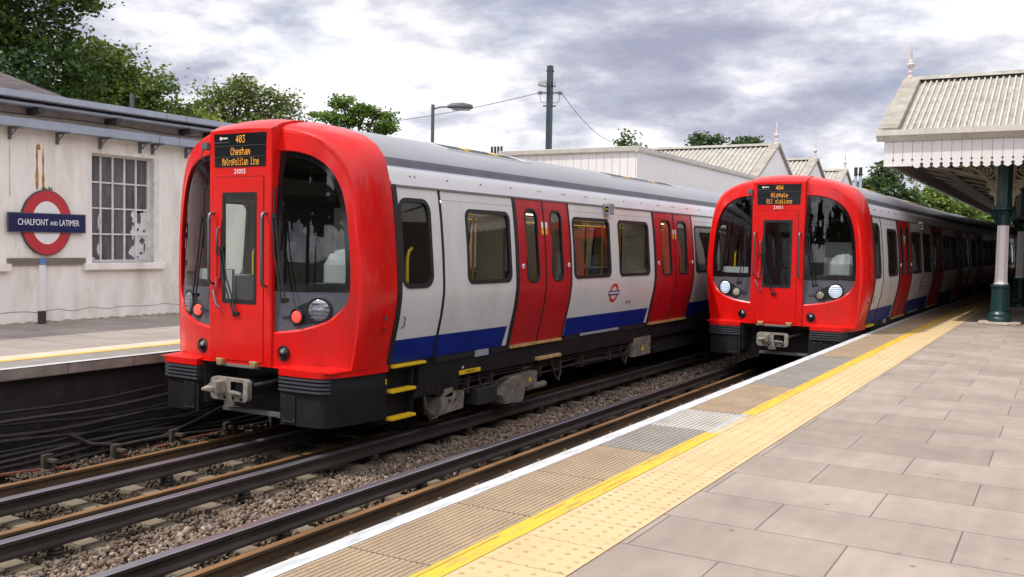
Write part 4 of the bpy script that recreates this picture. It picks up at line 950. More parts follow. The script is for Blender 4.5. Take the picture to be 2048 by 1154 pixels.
tag(T2, 'smaller red fronted underground train with bright white headlights beside the near platform', 'train', 'underground trains')
# following cars of each train
def rear_car(parent, y, x=0, rz=0, proto=None):
    if proto: c = copy_tree(proto, parent)
    else:
        c = empty('carriage', parent=parent); n = 15.2
        for s in (-1,1):
            car_side(c, s, .1, n, [(1.9,3.5),(6.8,8.4),(11.7,13.3)], [(.6,1.5,1.97,2.885),(3.9,5.1,1.97,2.885),(5.3,6.45,1.97,2.885),(8.8,10.0,1.97,2.885),(10.2,11.35,1.97,2.885),(13.7,14.6,1.97,2.885)], None, False)
        car_roof(c, .05, n, False)
        mb = MB(); mb.box(-1.42,1.42,.1,n,.72,1.0); mb.box(-1.38,1.38,.1,n,3.05,3.10); mb.box(-1.2,1.2,1,n-1,.35,.72); mb.box(-1.35,1.35,-.35,.1,.9,3.4); mb.build('underframe', UNDER, c)
        mb = MB()
        for s in (-1,1):
            for k in range(4): mb.box(min(s*1.0,s*1.38), max(s*1.0,s*1.38), (.3,3.7,8.6,13.5)[k], (1.7,6.6,11.5,15)[k], 1.0, 1.9)
        mb.build('seat', SEAT, c)
        arc = [(-x_, z_) for x_, z_ in ROOF]+[(x_, z_) for x_, z_ in ROOF[-2::-1]]
        mb = MB(); full = [(-P(z_)-.015, z_) for z_ in (1.0,1.3,1.6,1.9,2.4,2.8,3.1)]+[(x_*1.012, z_*1.003) for x_, z_ in arc]+[(P(z_)+.015, z_) for z_ in (3.1,2.8,2.4,1.9,1.6,1.3,1.0)]
        mb.loft([[(x_,yy,z_) for x_, z_ in full] for yy in (-.02,.12)], False, False); mb.build('end_frame', mat('end_frame', (.55,.55,.57), .4), c, smooth=40)
    c.location = (x, y, 0); c.rotation_euler = (0,0,rz); return c
c1 = rear_car(T2, 17.55, 0, R(-1.7))
y, x, a = 17.55, 0, -1.7
for k in range(3):
    y += 15.5*math.cos(R(a)); x += -15.5*math.sin(R(a)); a -= 1.65; rear_car(T2, y, x, R(a), c1)
rear_car(T1, 17.55, 0, 0, c1)
# ================================================================== BUILDINGS
WALLM = mat('white_render', (.87,.82,.76), .85, 0, .06, 1.2, bump=.6, bscale=9, dirt=(.50,.42,.33), dscale=1.3, damt=.6, stretch=(1,1.4,.4), dlo=.45)
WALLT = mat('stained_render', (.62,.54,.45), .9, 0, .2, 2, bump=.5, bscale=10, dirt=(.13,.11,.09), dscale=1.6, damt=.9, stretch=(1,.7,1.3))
TRUNK = mat('grey_trunking', (.36,.40,.47), .55, .1, .08, 3)
SLATE = mat('old_slate', (.10,.078,.08), .85, 0, .5, 6, bump=.9, bscale=10, dirt=(.025,.02,.022), dscale=4, damt=.9, stretch=(1,.35,2))
FRAMEW = mat('old_white_paint', (.72,.70,.67), .7, 0, .12, 8, dirt=(.35,.31,.27), dscale=9, damt=.5)
PANED = mat('dusty_dark_pane', (.105,.10,.11), .25, 0, .45, 2.5, stretch=(1,3,.6))
FLAKE = mat('flaking_white_paint', (.62,.61,.60), .8, 0, .08, 9)
RUST = mat('rust_stain', (.46,.20,.045), .9, 0, .45, 9)
BX = -14.95
b = empty('station_building', (BX, 9, .98)); tag(b, 'long white rendered station building with grey trunking and a many paned window', 'building')
def pb_(mb): # shift from world to building local
    mb.v = [(p[0]-BX, p[1]-9, p[2]-.98) for p in mb.v]; return mb
m = MB(); w0, w1, z0, z1 = 10.655, 12.085, 2.0, 3.95
m.box(BX-.3,BX,-6,w0,.9,4.36); m.box(BX-.3,BX,w1,24,.9,4.36); m.box(BX-.3,BX,w0,w1,.9,z0); m.box(BX-.3,BX,w0,w1,z1,4.36); m.box(BX-6,BX-.3,-6,24,.9,4.3)
pb_(m).build('wall', WALLM, b)
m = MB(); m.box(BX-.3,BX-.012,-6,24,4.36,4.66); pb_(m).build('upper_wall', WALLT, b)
m = MB(); # crack and plinth
pts = [(BX+.002, 9+.2*k, 1.195+.018*math.sin(k*1.7)+.01*math.sin(k*4.1)) for k in range(-10,24)]
for a_, c_ in zip(pts, pts[1:]): m.add([a_, c_, (c_[0],c_[1],c_[2]-.012), (a_[0],a_[1],a_[2]-.010)], [(0,1,2,3)])
pb_(m).build('wall_crack', mat('crack_dark', (.26,.22,.19), .9, 0, .6, 12), b)
m = MB()
yy = 6.0
for k in range(120):
    h0, h1 = (.018+.035*abs(math.sin(q*1.9)*math.sin(q*.7+1)) for q in (k, k+1)); m.add([(BX+.0025,yy,.975),(BX+.0025,yy+.07,.975),(BX+.0025,yy+.07,.985+h1),(BX+.0025,yy,.985+h0)], [(0,1,2,3)]); yy += .07
pb_(m).build('damp_stain', mat('damp_green', (.36,.34,.26), .9, 0, .4, 9), b)
# trunking and gutters
for nm, x0, x1, za, zb_ in (('cable_trunking', BX+.0, BX+.26, 4.225, 4.37), ('gutter', BX+.02, BX+.34, 4.57, 4.615), ('roof_edge', BX-.1, BX+.46, 4.665, 4.77)):
    m = MB(); m.box(x0,x1,-6,24,za,zb_)
    for q in (11.9,12.35,6.5): m.box(x1-.005,x1+.006,q-.012,q+.012,za-.004,zb_+.006)
    pb_(m).build(nm, TRUNK, b, bevel=.008)
br0 = None
for q in (8.2,9.14,9.98,10.81,11.64,11.92,12.7,13.5):
    m = MB(); m.box(0,.05,-.02,.02,-.20,0); m.box(0,.36,-.02,.02,-.035,0); m.tube([(.03,0,-.16),(.22,0,-.03)], .012, 6)
    o = m.build('bracket', mat('bracket_grey', (.14,.14,.15), .6), b) if br0 is None else br0.copy()
    if br0 is not None: COL.objects.link(o)
    br0 = br0 or o; o.parent = b; o.location = (0, q-9, 4.224-.98)
br1 = None
for q in (7.9,9.5,10.97,12.6,13.2):
    m = MB(); m.box(-.02,.33,-.05,.05,-.06,.10)
    o = m.build('gutter_bracket', mat('bracket_dark', (.05,.05,.055), .7), b) if br1 is None else br1.copy()
    if br1 is not None: COL.objects.link(o)
    br1 = br1 or o; o.parent = b; o.location = (0, q-9, 4.53-.98)
# thin conduit line sagging on the upper wall
m = MB(); m.tube([(BX+.01, y, 4.47+.012*math.sin(y*1.9)) for y in np.arange(4,20,.5)], .008, 5); pb_(m).build('conduit', mat('conduit_dark', (.08,.075,.07), .7), b)
# hipped slate roof at the near end, flat roof beyond
m = MB(); zz = 4.72
m.add([(BX+.3,-6,zz),(BX+.3,10.3,zz),(-22,10.3,zz),(-22,-6,zz),(-18.4,6.55,6.67),(-18.4,-6,6.67)], [(0,1,4,5),(1,2,4),(2,3,5,4)])
pb_(m).build('roof', SLATE, b)
m = MB(); m.box(-22,BX+.02,10.3,24,4.66,4.74); m.box(BX-.5,BX-.1,11.35,11.65,4.77,4.86); m.cyl((BX-.6,11.95,4.7),(BX-.6,11.95,5.2),.04,n=8)
pb_(m).build('flat_roof', mat('roof_felt', (.10,.10,.11), .9), b)
# main window
f = MB(); xi = BX-.16
f.box(xi-.05,xi+.02,w0,w1-.11,z0,z0+.05); f.box(xi-.05,xi+.02,w0,w1-.11,z1-.04,z1); f.box(xi-.05,xi+.02,w0,w0+.035,z0+.05,z1-.04); f.box(xi-.05,xi+.02,w1-.145,w1-.11,z0+.05,z1-.04)
ys_ = [w0+.035+(w1-.145-w0-.035)*k/5 for k in range(6)]; zs_ = [z0+.05+(z1-.04-z0-.05)*k/4 for k in range(5)]
for k in range(1,5): f.box(xi-.04,xi+.012,ys_[k]-.014,ys_[k]+.014,z0+.05,z1-.04)
for k in range(1,4): f.box(xi-.04,xi+.010,w0+.035,w1-.145,zs_[k]-.013,zs_[k]+.013)
f.box(xi-.05,BX-.002,w1-.11,w1-.004,z0,z1)
win = pb_(f).build('window', FRAMEW, b)
g = MB(); g.add([(xi-.02,w0,z0),(xi-.02,w1-.11,z0),(xi-.02,w1-.11,z1),(xi-.02,w0,z1)], [(0,1,2,3)]); pb_(g).build('pane', PANED, win)
# flaking white paint left on the lower right panes
g = MB(); random.seed(11)
def flake(yc, zc, ry, rz, n=16):
    pts = [(xi-.012, yc+ry*(1+random.uniform(-.35,.3))*math.cos(2*math.pi*i/n), zc+rz*(1+random.uniform(-.35,.3))*math.sin(2*math.pi*i/n)) for i in range(n)]
    pts = [(p[0], min(max(p[1], w0+.04), w1-.15), min(max(p[2], z0+.055), z1-.06)) for p in pts]; g.add([(xi-.012,yc,zc)]+pts, [(0,i+1,(i+1)%n+1) for i in range(n)])
dy, dz = ys_[1]-ys_[0], zs_[1]-zs_[0]
g.add([(xi-.0125,ys_[4]+.012,z0+.055),(xi-.0125,ys_[5],z0+.055),(xi-.0125,ys_[5],zs_[2]-.013),(xi-.0125,ys_[4]+.012,zs_[2]-.013)], [(0,1,2,3)])
flake(ys_[3]+dy*.9,zs_[0]+dz*.3,.10,.13); flake(ys_[3]+dy*.95,zs_[1]+dz*.75,.07,.14); flake(ys_[3]+dy*.8,zs_[1]+dz*.1,.05,.12); flake(ys_[0]+dy*.85,zs_[0]+dz*.4,.03,.10); flake(ys_[0]+dy*.9,zs_[1]+dz*.5,.025,.16); flake(ys_[0]+dy*.2,zs_[0]+dz*.05,.1,.03)
pb_(g).build('flaking_paint', FLAKE, win)
g = MB(); xi -= -.0015
for yc, zc, ry, rz in ((ys_[4]+dy*.3,zs_[1]+dz*.72,.05,.15),(ys_[4]+dy*.45,zs_[1]+dz*.93,.09,.03),(ys_[4]+dy*.2,zs_[1]+dz*.2,.03,.04),(ys_[4]+dy*.75,zs_[1]+dz*.15,.03,.03),(ys_[4]+dy*.6,zs_[0]+dz*.75,.05,.06),(ys_[4]+dy*.5,zs_[0]+dz*.25,.04,.03),(ys_[4]+dy*.8,zs_[0]+dz*.5,.02,.1),(ys_[4]+dy*.15,zs_[0]+dz*.1,.03,.02)): flake(yc,zc,ry,rz,11)
pb_(g).build('bare_glass_patch', PANED, win); xi += -.0015
s_ = MB(); s_.box(BX-.16,BX+.11,10.46,12.16,1.875,2.0); pb_(s_).build('sill', WALLM, win, bevel=.01)
g = MB()
for k in range(2):
    m_ = MB(); m_.box(-.02,.11,-1.6,.11,0,.125); 
# second window at the left edge with its own sill
m = MB(); m.box(BX-.001,BX+.11,7.2,9.115,1.875,2.0); pb_(m).build('sill', WALLM, b, bevel=.01)
m = MB(); m.box(BX-.001,BX+.045,9.09,10.50,1.975,2.09); pb_(m).build('timber_batten', mat('weathered_timber', (.19,.155,.125), .9, 0, .35, 9, stretch=(1,.3,8)), b)
m = MB(); m.box(BX-.001,BX+.055,9.625,9.735,1.20,1.975,0); m.box(BX+.046,BX+.058,9.62,9.74,1.98,2.085,1); m.box(BX-.001,BX+.057,9.622,9.738,.985,1.20,2)
pb_(m).build('conduit_cover', [mat('cover_white', (.78,.76,.76), .6), mat('cover_blue', (.10,.22,.46), .6), mat('cover_brown', (.06,.038,.032), .8)], b)
m = MB()
for (yc, za, zb_, w__) in ((9.625,3.24,3.98,.032),(9.735,3.26,3.95,.026),(9.66,3.9,4.0,.04),(9.15,3.1,4.15,.012),(10.82,3.9,4.18,.014)):
    n = 12; L_ = []; 
    for k in range(n+1): t = k/n; q = w__*(.75+.25*math.sin(k*.9+yc*9))*(.35+.65*min(1,(1-t)*2.2)); L_.append(((BX+.003,yc-q,za+(zb_-za)*t),(BX+.003,yc+q*.9,za+(zb_-za)*t)))
    m.add([p for l_ in L_ for p in l_], [(2*k,2*k+1,2*k+3,2*k+2) for k in range(n)], 0 if w__ > .02 else 1)
pb_(m).build('rust_stain', [RUST, mat('faint_rust', (.58,.44,.31), .9)], b)
# station sign
S = empty('station_sign', (BX+.03, 9.77, 2.685)); tag(S, 'red ring station name sign with a dark blue bar on the white wall', 'sign')
n = 48; m = MB(); o_ = [(.46*math.cos(2*math.pi*i/n), .555*math.sin(2*math.pi*i/n)) for i in range(n)]
m.prism(o_, 'x', -.03, .018); m.build('sign_back', mat('sign_edge', (.05,.055,.05), .6), S, smooth=30)
m = MB(); m.loft([[(.021, q*math.cos(2*math.pi*i/n)*k1, q*math.sin(2*math.pi*i/n)*k2) for i in range(n)] for q, k1, k2 in ((1,.445,.54),(1,.272,.362))], True, False); m.build('ring', mat('enamel_red', (.50,.035,.045), .35, 0, .06, 3), S)
m = MB(); m.add([(.0205, .275*math.cos(2*math.pi*i/n), .365*math.sin(2*math.pi*i/n)) for i in range(n)], [tuple(range(n))]); m.build('disc', mat('enamel_white', (.78,.77,.76), .4), S)
m = MB(); m.box(.02,.05,-.705,.705,-.165,.16); m.box(.045,.056,-.69,.69,-.150,.145,1); bar = m.build('name_bar', [mat('bar_edge', (.08,.085,.10), .5), mat('enamel_blue', (.008,.014,.075), .3, 0, .1, 3)], S)
lettering('name_text', 'CHALFONT', .105, WHT, bar, (.0575, -.275, 0), (0,1,0), (0,0,1), width=.535); lettering('name_text', 'AND', .07, WHT, bar, (.0575, .10, -.012), (0,1,0), (0,0,1), width=.135); lettering('name_text', 'LATIMER', .105, WHT, bar, (.0575, .385, 0), (0,1,0), (0,0,1), width=.37)
m = MB(); 
for k in range(14):
    a = rng.uniform(-.1,.12); m.add([(.0,a,.55),(.01,a+.02,.56),(.0,a+rng.uniform(-.03,.05),.55+rng.uniform(.03,.08))], [(0,1,2)])
m.build('moss_tuft', mat('moss_green', (.05,.08,.02), .9), S)

# ------------------------------------------------------------------ canopies with transverse ridged roofs
CREAM = mat('cream_board', (.60,.565,.50), .75, 0, .08, 2, dirt=(.33,.28,.21), dscale=2.2, damt=.45, stretch=(2,2,.6))
BOARDW = mat('white_board', (.76,.73,.71), .75, 0, .05, 2, dirt=(.50,.42,.32), dscale=2.0, damt=.45, stretch=(3,3,.5))
SEAM = mat('board_seam', (.26,.20,.15), .9)
SHEET = mat('asbestos_sheet', (.34,.315,.27), .9, 0, .22, 2.5, bump=.6, bscale=18, dirt=(.13,.125,.10), dscale=3.2, damt=.7)
SHEETR = mat('sheet_rib', (.50,.465,.41), .9, 0, .15, 4, dirt=(.25,.22,.17), dscale=3, damt=.6)
SHEETD = mat('dark_lead_flashing', (.06,.075,.065), .8)
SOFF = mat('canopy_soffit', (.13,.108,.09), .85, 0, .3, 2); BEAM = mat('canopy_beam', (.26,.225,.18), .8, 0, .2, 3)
GREENP = mat('dark_green_paint', (.010,.045,.042), .35, 0, .2, 4, coat=.2); PINKW = mat('column_white', (.76,.71,.71), .45, 0, .04, 3)
STONEB = mat('column_stone', (.42,.35,.27), .9, 0, .15, 6)
def finial(mb, x, y, z, k=1.0):
    mb.lathe((x,y,z), [(.10*k,-.12*k),(.10*k,0),(.06*k,.03*k),(.05*k,.12*k),(.08*k,.14*k),(.05*k,.17*k),(.045*k,.27*k),(.11*k,.33*k),(.12*k,.38*k),(.07*k,.43*k),(.075*k,.47*k),(.04*k,.51*k),(.045*k,.62*k),(.012*k,1.05*k)], 10)
def ridge_bay(parent, xt, xb, y0, yr, y1, ze, zr, pitch, sgn, gable_mat, ribs=True):
    """one bay: ridge runs across the platform (x), gable towards the track at xt"""
    sh = MB(); rb = MB(); vg = MB(); gb = MB(); dk = MB()
    for ya in ((y0),(y1)):
        a = Vector((0,ya,ze)); c = Vector((0,yr,zr)); sh.add([(xt,ya,ze),(xb,ya,ze),(xb,yr,zr),(xt,yr,zr)], [(0,1,2,3)])
        d = (c-a); nrm = Vector((0,-d.z,d.y)).normalized(); nrm = nrm if nrm.z > 0 else -nrm
        k = xt+sgn*.42
        while (k < xb) if sgn > 0 else (k > xb):
            q = pitch*.2; pr = [(-q,0),(-q*.6,.045),(q*.6,.045),(q,0)]
            A = [(k+u, ya+nrm.y*h, ze+nrm.z*h) for u, h in pr]; C = [(k+u, yr+nrm.y*h-(d.y*.02), zr+nrm.z*h-d.z*.02) for u, h in pr]; rb.loft([A, C], True, True)
            k += sgn*pitch
        # verge board along the gable edge
        w__ = .30*sgn; vg.loft([[(xt-.10*sgn,ya,ze+.02),(xt+w__,ya,ze+.02),(xt+w__,ya+nrm.y*.09,ze+.11),(xt-.10*sgn,ya+nrm.y*.09,ze+.11)],[(xt-.10*sgn,yr,zr-.02),(xt+w__,yr,zr-.02),(xt+w__,yr,zr+.12),(xt-.10*sgn,yr,zr+.12)]], True, True)
    dk.box(min(xt+.3*sgn,xb), max(xt+.3*sgn,xb), yr-.10, yr+.10, zr-.06, zr-.005); 
    cap = MB(); cap.prism([(yr-.17,zr+.02),(yr,zr+.13),(yr+.17,zr+.02)], 'x', min(xt+.25*sgn,xb), max(xt+.25*sgn,xb))
    gb.add([(xt,y0,ze),(xt,y1,ze),(xt,yr,zr)], [(0,1,2)])
    sh.build('roof_sheet', SHEET, parent); rb.build('roof_rib', SHEETR, parent, smooth=30); vg.build('verge', mat('grey_verge', (.33,.295,.25), .9, 0, .2, 3, dirt=(.15,.13,.11), dscale=4, damt=.6), parent, bevel=.01)
    dk.build('flashing', SHEETD, parent); cap.build('ridge_cap', SHEET, parent); gb.build('gable', gable_mat, parent)
    fi = MB(); finial(fi, xt+.05*sgn, yr, zr+.12, .82); fi.build('finial', mat('finial_paint', (.58,.50,.46), .7, 0, .2, 9), parent, smooth=40)

# near canopy on the right
cn = empty('platform_canopy', (-1.28, 23.2, .9)); tag(cn, 'cream platform canopy with scalloped boards, ribbed roof and green and white columns', 'canopy')
class Shift:
    pass
XF, YF, ZE, ZR = -3.62, 22.0, 5.02, 6.62
cno = Vector((-1.28,23.2,.9)); _oldbuild = MB.build
def build_shift(self, name, mats, parent=None, **k):
    if parent in SHIFT: o_ = SHIFT[parent]; self.v = [(p[0]-o_[0], p[1]-o_[1], p[2]-o_[2]) for p in self.v]
    return _oldbuild(self, name, mats, parent, **k)
SHIFT = {cn: cno}; MB.build = build_shift
NB = 8
for k in range(NB): ridge_bay(cn, XF, 5.5, YF+6.5*k, YF+6.5*k+3.2, YF+6.5*k+6.4, ZE, ZR, .13, 1, BOARDW)
# moulded gutter and boarded valance across the near end and along the track
g = MB(); pr = [(0,.0),(-.10,.10),(-.13,.12),(-.13,.24),(0,.24)]
g.loft([[(XF-.13,YF+p[0],4.84+p[1]) for p in pr],[(5.6,YF+p[0],4.84+p[1]) for p in pr]], True, True)
g.loft([[(XF+p[0]*.8,YF-.10,4.86+p[1]) for p in pr],[(XF+p[0]*.8,YF+6.5*NB,4.86+p[1]) for p in pr]], True, True)
g.build('gutter_moulding', CREAM, cn)
def valance(mb, sm, hole, a0, a1, z0, z1, pitch, fixed, along, flat_until=None, th=.025):
    """vertical boards with scalloped feet, drop holes at the joints"""
    n = int((a1-a0)/pitch)
    for i in range(n):
        a = a0+i*pitch; b = a+pitch
        if flat_until is not None and b <= flat_until: poly = [(a,z0+.0),(b,z0+.0),(b,z1),(a,z1)]
        else:
            r = pitch*.36; poly = [(a,z1),(a,z0+.05)]
            poly += [(a+pitch*.14,z0-.01)]+[(a+pitch*.14+pitch*.72*j/6, z0-.01-.035*math.sin(math.pi*j/6)) for j in range(1,6)]+[(b-pitch*.14,z0-.01)]+[(b,z0+.05),(b,z1)]
        if along == 'x': mb.prism(poly, 'y', fixed, fixed+th)
        else: mb.prism(poly, 'x', fixed, fixed+th)
        e0 = fixed-.002
        if i:
            q = (a-.004,a+.004)
            if along == 'x': sm.add([(q[0],e0,z0+.06),(q[1],e0,z0+.06),(q[1],e0,z1),(q[0],e0,z1)], [(0,1,2,3)])
            for zc, rr in ((z0+.035,.034),(z0+.135,.022)):
                if along == 'x': 
                    if zc < z0+.1 and flat_until is not None and a <= flat_until-.01: continue
                    sm.add([(a+rr*math.cos(2*math.pi*j/12), e0-.001, zc+rr*math.sin(2*math.pi*j/12)) for j in range(12)], [tuple(range(12))], 1)
va, sm = MB(), MB()
valance(va, sm, None, XF+.02, 5.5, 4.30, 4.86, .193, YF+.03, 'x', XF+.02+.193*3+.01); va.build('valance', BOARDW, cn); sm.build('valance_joint', [SEAM, mat('hole_dark', (.035,.03,.026), .9)], cn)
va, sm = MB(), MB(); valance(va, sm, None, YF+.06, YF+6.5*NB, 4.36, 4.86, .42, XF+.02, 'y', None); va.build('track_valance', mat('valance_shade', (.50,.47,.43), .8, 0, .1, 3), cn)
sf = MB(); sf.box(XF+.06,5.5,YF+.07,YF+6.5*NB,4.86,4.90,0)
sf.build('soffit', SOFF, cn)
bm_ = MB()
for k in range(26): bm_.box(XF+.06,5.5,YF+1.2+2.15*k,YF+1.34+2.15*k,4.60,4.858)
for x in (XF+1.0,-1.28,.9): bm_.box(x-.09,x+.09,YF+.08,YF+6.5*NB,4.36,4.598)
for k in range(26): bm_.tube([(-1.3,YF+1.27+2.15*k,4.0 if k == 0 else 4.1),(XF+.2,YF+1.27+2.15*k,4.62)], .05, 6)
bm_.build('canopy_beam', BEAM, cn)
col0 = None
for k in range(7):
    if col0 is None:
        c = MB(); c.lathe((0,0,.0), [(.235,.06),(.235,.13),(.215,.16),(.225,.19),(.225,.22),(.18,.27),(.172,.30),(.168,.80),(.20,.82),(.20,.86),(.17,.875)], 24, 0)
        for i in range(20):
            a = 2*math.pi*i/20; c.cyl((.172*math.cos(a),.172*math.sin(a),.30),(.168*math.cos(a),.168*math.sin(a),.79),.012,n=5)
        col0 = _oldbuild(c, 'column', GREENP, cn, smooth=35); o = col0
        def sub(mb, nm, mt, **kw): q = _oldbuild(mb, nm, mt, o, **kw); return q
        s_ = MB().lathe((0,0,0), [(.155,.875),(.155,.90),(.135,.92),(.135,.985),(.142,1.0),(.13,1.01),(.122,2.20)], 8); sub(s_, 'shaft', PINKW, smooth=20)
        s_ = MB().lathe((0,0,0), [(.13,2.16),(.14,2.18),(.14,2.24),(.17,2.30),(.16,2.38),(.21,2.42),(.17,2.47),(.235,2.50),(.235,2.55),(.15,2.56)], 16)
        for i in range(10):
            a = 2*math.pi*i/10; s_.tube([(.15*math.cos(a),.15*math.sin(a),2.24),(.20*math.cos(a),.20*math.sin(a),2.34),(.235*math.cos(a),.235*math.sin(a),2.44),(.21*math.cos(a),.21*math.sin(a),2.47)], [.022,.028,.026,.015], 5)
        sub(s_, 'capital', GREENP, smooth=45)
        s_ = MB().lathe((0,0,0), [(.165,2.55),(.155,3.62)], 8)
        sub(s_, 'upper_post', GREENP, smooth=20)
        s_ = MB()
        for i in range(16): s_.lathe((-.055,-.152,2.64+.055*i), [(.011,-.008),(.011,.004),(0,.006)][::-1], 6, 0, 'y')
        sub(s_, 'rivet', mat('rivet_pale', (.18,.28,.26), .4), smooth=40)
        s_ = MB(); s_.lathe((0,0,0), [(.46,0),(.46,.035),(.42,.06),(.24,.062)], 8); s_.box(-.36,.36,-.36,.36,.0,.03); sub(s_, 'stone_base', STONEB, bevel=.01)
        # cast iron spandrels left and right
        s_ = MB()
        for sx_ in (-1,1):
            arc = [(sx_*(.16+.92*(1-math.cos(t))), 0, 2.58+.96*math.sin(t)) for t in [math.pi/2*j/12 for j in range(13)]]
            s_.tube(arc, .028, 6); s_.box(min(sx_*.15,sx_*.19),max(sx_*.15,sx_*.19),-.03,.03,2.58,3.60); s_.box(min(sx_*.16,sx_*1.1),max(sx_*.16,sx_*1.1),-.03,.03,3.555,3.60)
            for (cx, cz, rr) in ((.36,3.36,.17),(.72,3.43,.115),(.92,3.495,.055),(.27,3.06,.085),(.235,2.88,.055)):
                for r2 in (rr, rr*.5): s_.tube([(sx_*(cx+r2*math.cos(t)), 0, cz+r2*math.sin(t)) for t in [2*math.pi*j/16 for j in range(17)]], .020, 5)
                s_.tube([(sx_*cx, 0, cz-rr*.9),(sx_*cx,0,cz+rr*.9)], .014, 5); s_.tube([(sx_*(cx-rr*.9), 0, cz),(sx_*(cx+rr*.9),0,cz)], .014, 5)
        sub(s_, 'spandrel', mat('cream_iron', (.36,.31,.215), .7, 0, .15, 8), smooth=50)
        col0.location = (0,0,0)
    else:
        o = copy_tree(col0, cn); o.location = (curve(23.2+6.6*k)*.9, 6.6*k, 0)

# far canopy on the left platform
cf = empty('platform_canopy', (-10.2, 23.4, .98)); SHIFT[cf] = Vector((-10.2,23.4,.98)); tag(cf, 'white boarded canopy with three pointed gables rising behind the larger train', 'canopy')
m = MB(); y0, y1, x0, x1 = 23.42, 34.7, -14.2, -10.02
m.box(x0,x1,y0,y0+.03,3.7,5.02); m.box(x1-.03,x1,y0+.03,y1,3.7,5.02); m.build('fascia_board', BOARDW, cf)
sm = MB(); k = x0+.2
while k < x1: sm.add([(k-.004,y0-.003,3.7),(k+.004,y0-.003,3.7),(k+.004,y0-.003,5.0),(k-.004,y0-.003,5.0)], [(0,1,2,3)]); k += .232
sm.build('board_joint', SEAM, cf)
m = MB(); m.loft([[(x0-.1,y0+p[0],5.0+p[1]) for p in [(0,-.05),(-.08,0),(-.10,.11),(.1,.14)]],[(x1+.08,y0+p[0],5.0+p[1]) for p in [(0,-.05),(-.08,0),(-.10,.11),(.1,.14)]]], True, True)
m.loft([[(x1-p[0],y0-.08,5.0+p[1]) for p in [(0,-.05),(-.08,0),(-.10,.11),(.1,.14)]],[(x1-p[0],y1+.5,4.96+p[1]) for p in [(0,-.05),(-.08,0),(-.10,.11),(.1,.14)]]], True, True)
m.box(x0,x1-.02,y0+.04,y1,5.02,5.08); m.build('roof_moulding', CREAM, cf)
m = MB(); m.box(x0,x1-.04,y0+.04,62,4.0,4.06); m.box(x0,x0+.2,y0+.1,62,.98,4.0); m.build('back_wall', WALLT, cf)
for k in range(3): ridge_bay(cf, -10.12, -17.5, 34.75+6.6*k, 37.6+6.6*k, 40.5+6.6*k, 5.0, 6.5, .2, -1, BOARDW)
vt = MB()
for k in range(4): vt.cyl((-14.9+.11*k,23.95,4.9),(-14.9+.11*k,23.95,5.33),.035,n=8)
vt.build('roof_vent', mat('vent_dark', (.03,.03,.035), .7), cf)
for k, x in enumerate((-10.9,-10.9,-10.9,-10.9)): pass
wd = MB()
for k in range(26):
    yy = 24+ k*.42; wd.tube([(-10.05,yy,3.9),(-10.05+rng.normal(0,.03),yy+.02,4.1+rng.uniform(0,.25))], [.008,.003], 4)
wd.build('dry_weeds', mat('dry_weed', (.30,.24,.12), .9), cf)
MB.build = _oldbuild

# ================================================================== POLES, LAMP, MAST
PGREY = mat('lamp_grey', (.085,.085,.10), .5, 0, .1, 4); PGREEN = mat('pole_green', (.028,.05,.052), .5, 0, .15, 5)
L_ = empty('street_lamp', (-17.6,24.7,0)); tag(L_, 'grey street lamp with a long head on a short arm above the train roof', 'street lamp')
MB().cyl((0,0,-.4),(0,0,6.83),.055,n=10).build('post', PGREY, L_, smooth=40)
dv = Vector((.861,.509,0)).normalized()
m = MB(); m.tube([tuple(dv*.03+Vector((0,0,6.70))), tuple(dv*.25+Vector((0,0,6.76))), tuple(dv*.52+Vector((0,0,6.77)))], .025, 8); m.build('arm', PGREY, L_, smooth=40)
m = MB(); pv = Vector((-dv.y,dv.x,0)); rings = []
for t, wv, ht, hb in ((.46,.06,.04,.04),(.60,.12,.10,.06),(.95,.15,.125,.07),(1.22,.13,.07,.06),(1.27,.08,.03,.05)):
    rings.append([tuple(dv*t+pv*(wv*a)+Vector((0,0,6.78+(ht*b if b > 0 else hb*b)))) for a, b in ((-1,-.4),(-.8,-1),(.8,-1),(1,-.4),(.9,.5),(.5,1),(-.5,1),(-.9,.5))])
m.loft(rings, True, True); m.build('lamp_head', PGREY, L_, smooth=50)
m = MB(); m.loft([[tuple(dv*t+pv*(w__*a)+Vector((0,0,6.715+z__))) for a, z__ in ((-1,0),(1,0),(.7,-.05),(-.7,-.05))] for t, w__ in ((.62,.08),(.9,.12),(1.18,.09))], True, True); m.build('lamp_glass', mat('lamp_pale', (.40,.36,.36), .3), L_)
U = empty('utility_pole', (-15.4,28.4,0)); tag(U, 'dark green utility pole with floodlights, crossbars and two wires', 'utility pole')
MB().loft([[(.115*math.cos(math.pi/4+math.pi/2*i),.115*math.sin(math.pi/4+math.pi/2*i),z) for i in range(4)] for z in (-.4,8.5)], True, True).build('post', PGREEN, U)
def along(t, z, o=0): return tuple(dv*t+pv*o+Vector((0,0,z)))
m = MB(); m.tube([along(-.33,7.58),along(.36,7.60)], .022, 6); m.tube([along(-.22,7.15),along(.22,7.15)], .024, 6); m.tube([along(-.13,8.33),along(.13,8.33)], .035, 6); m.build('crossbar', PGREEN, U)
m = MB()
for t in (-.33,.36):
    a = dv; m.lathe((dv.x*t,dv.y*t,7.59), [(0,-.06),(.07,-.05),(.085,0),(.07,.05),(0,.06)], 12, 0, 'z')
m.build('insulator', mat('pole_insulator', (.14,.15,.17), .4), U, smooth=50)
m = MB()
for s in (-1,1): m.tube([along(s*.33,7.52),along(s*.31,7.30),along(s*.18,7.24),along(s*.10,7.28)], .010, 5)
m.build('jumper_cable', PGREEN, U)
m = MB()
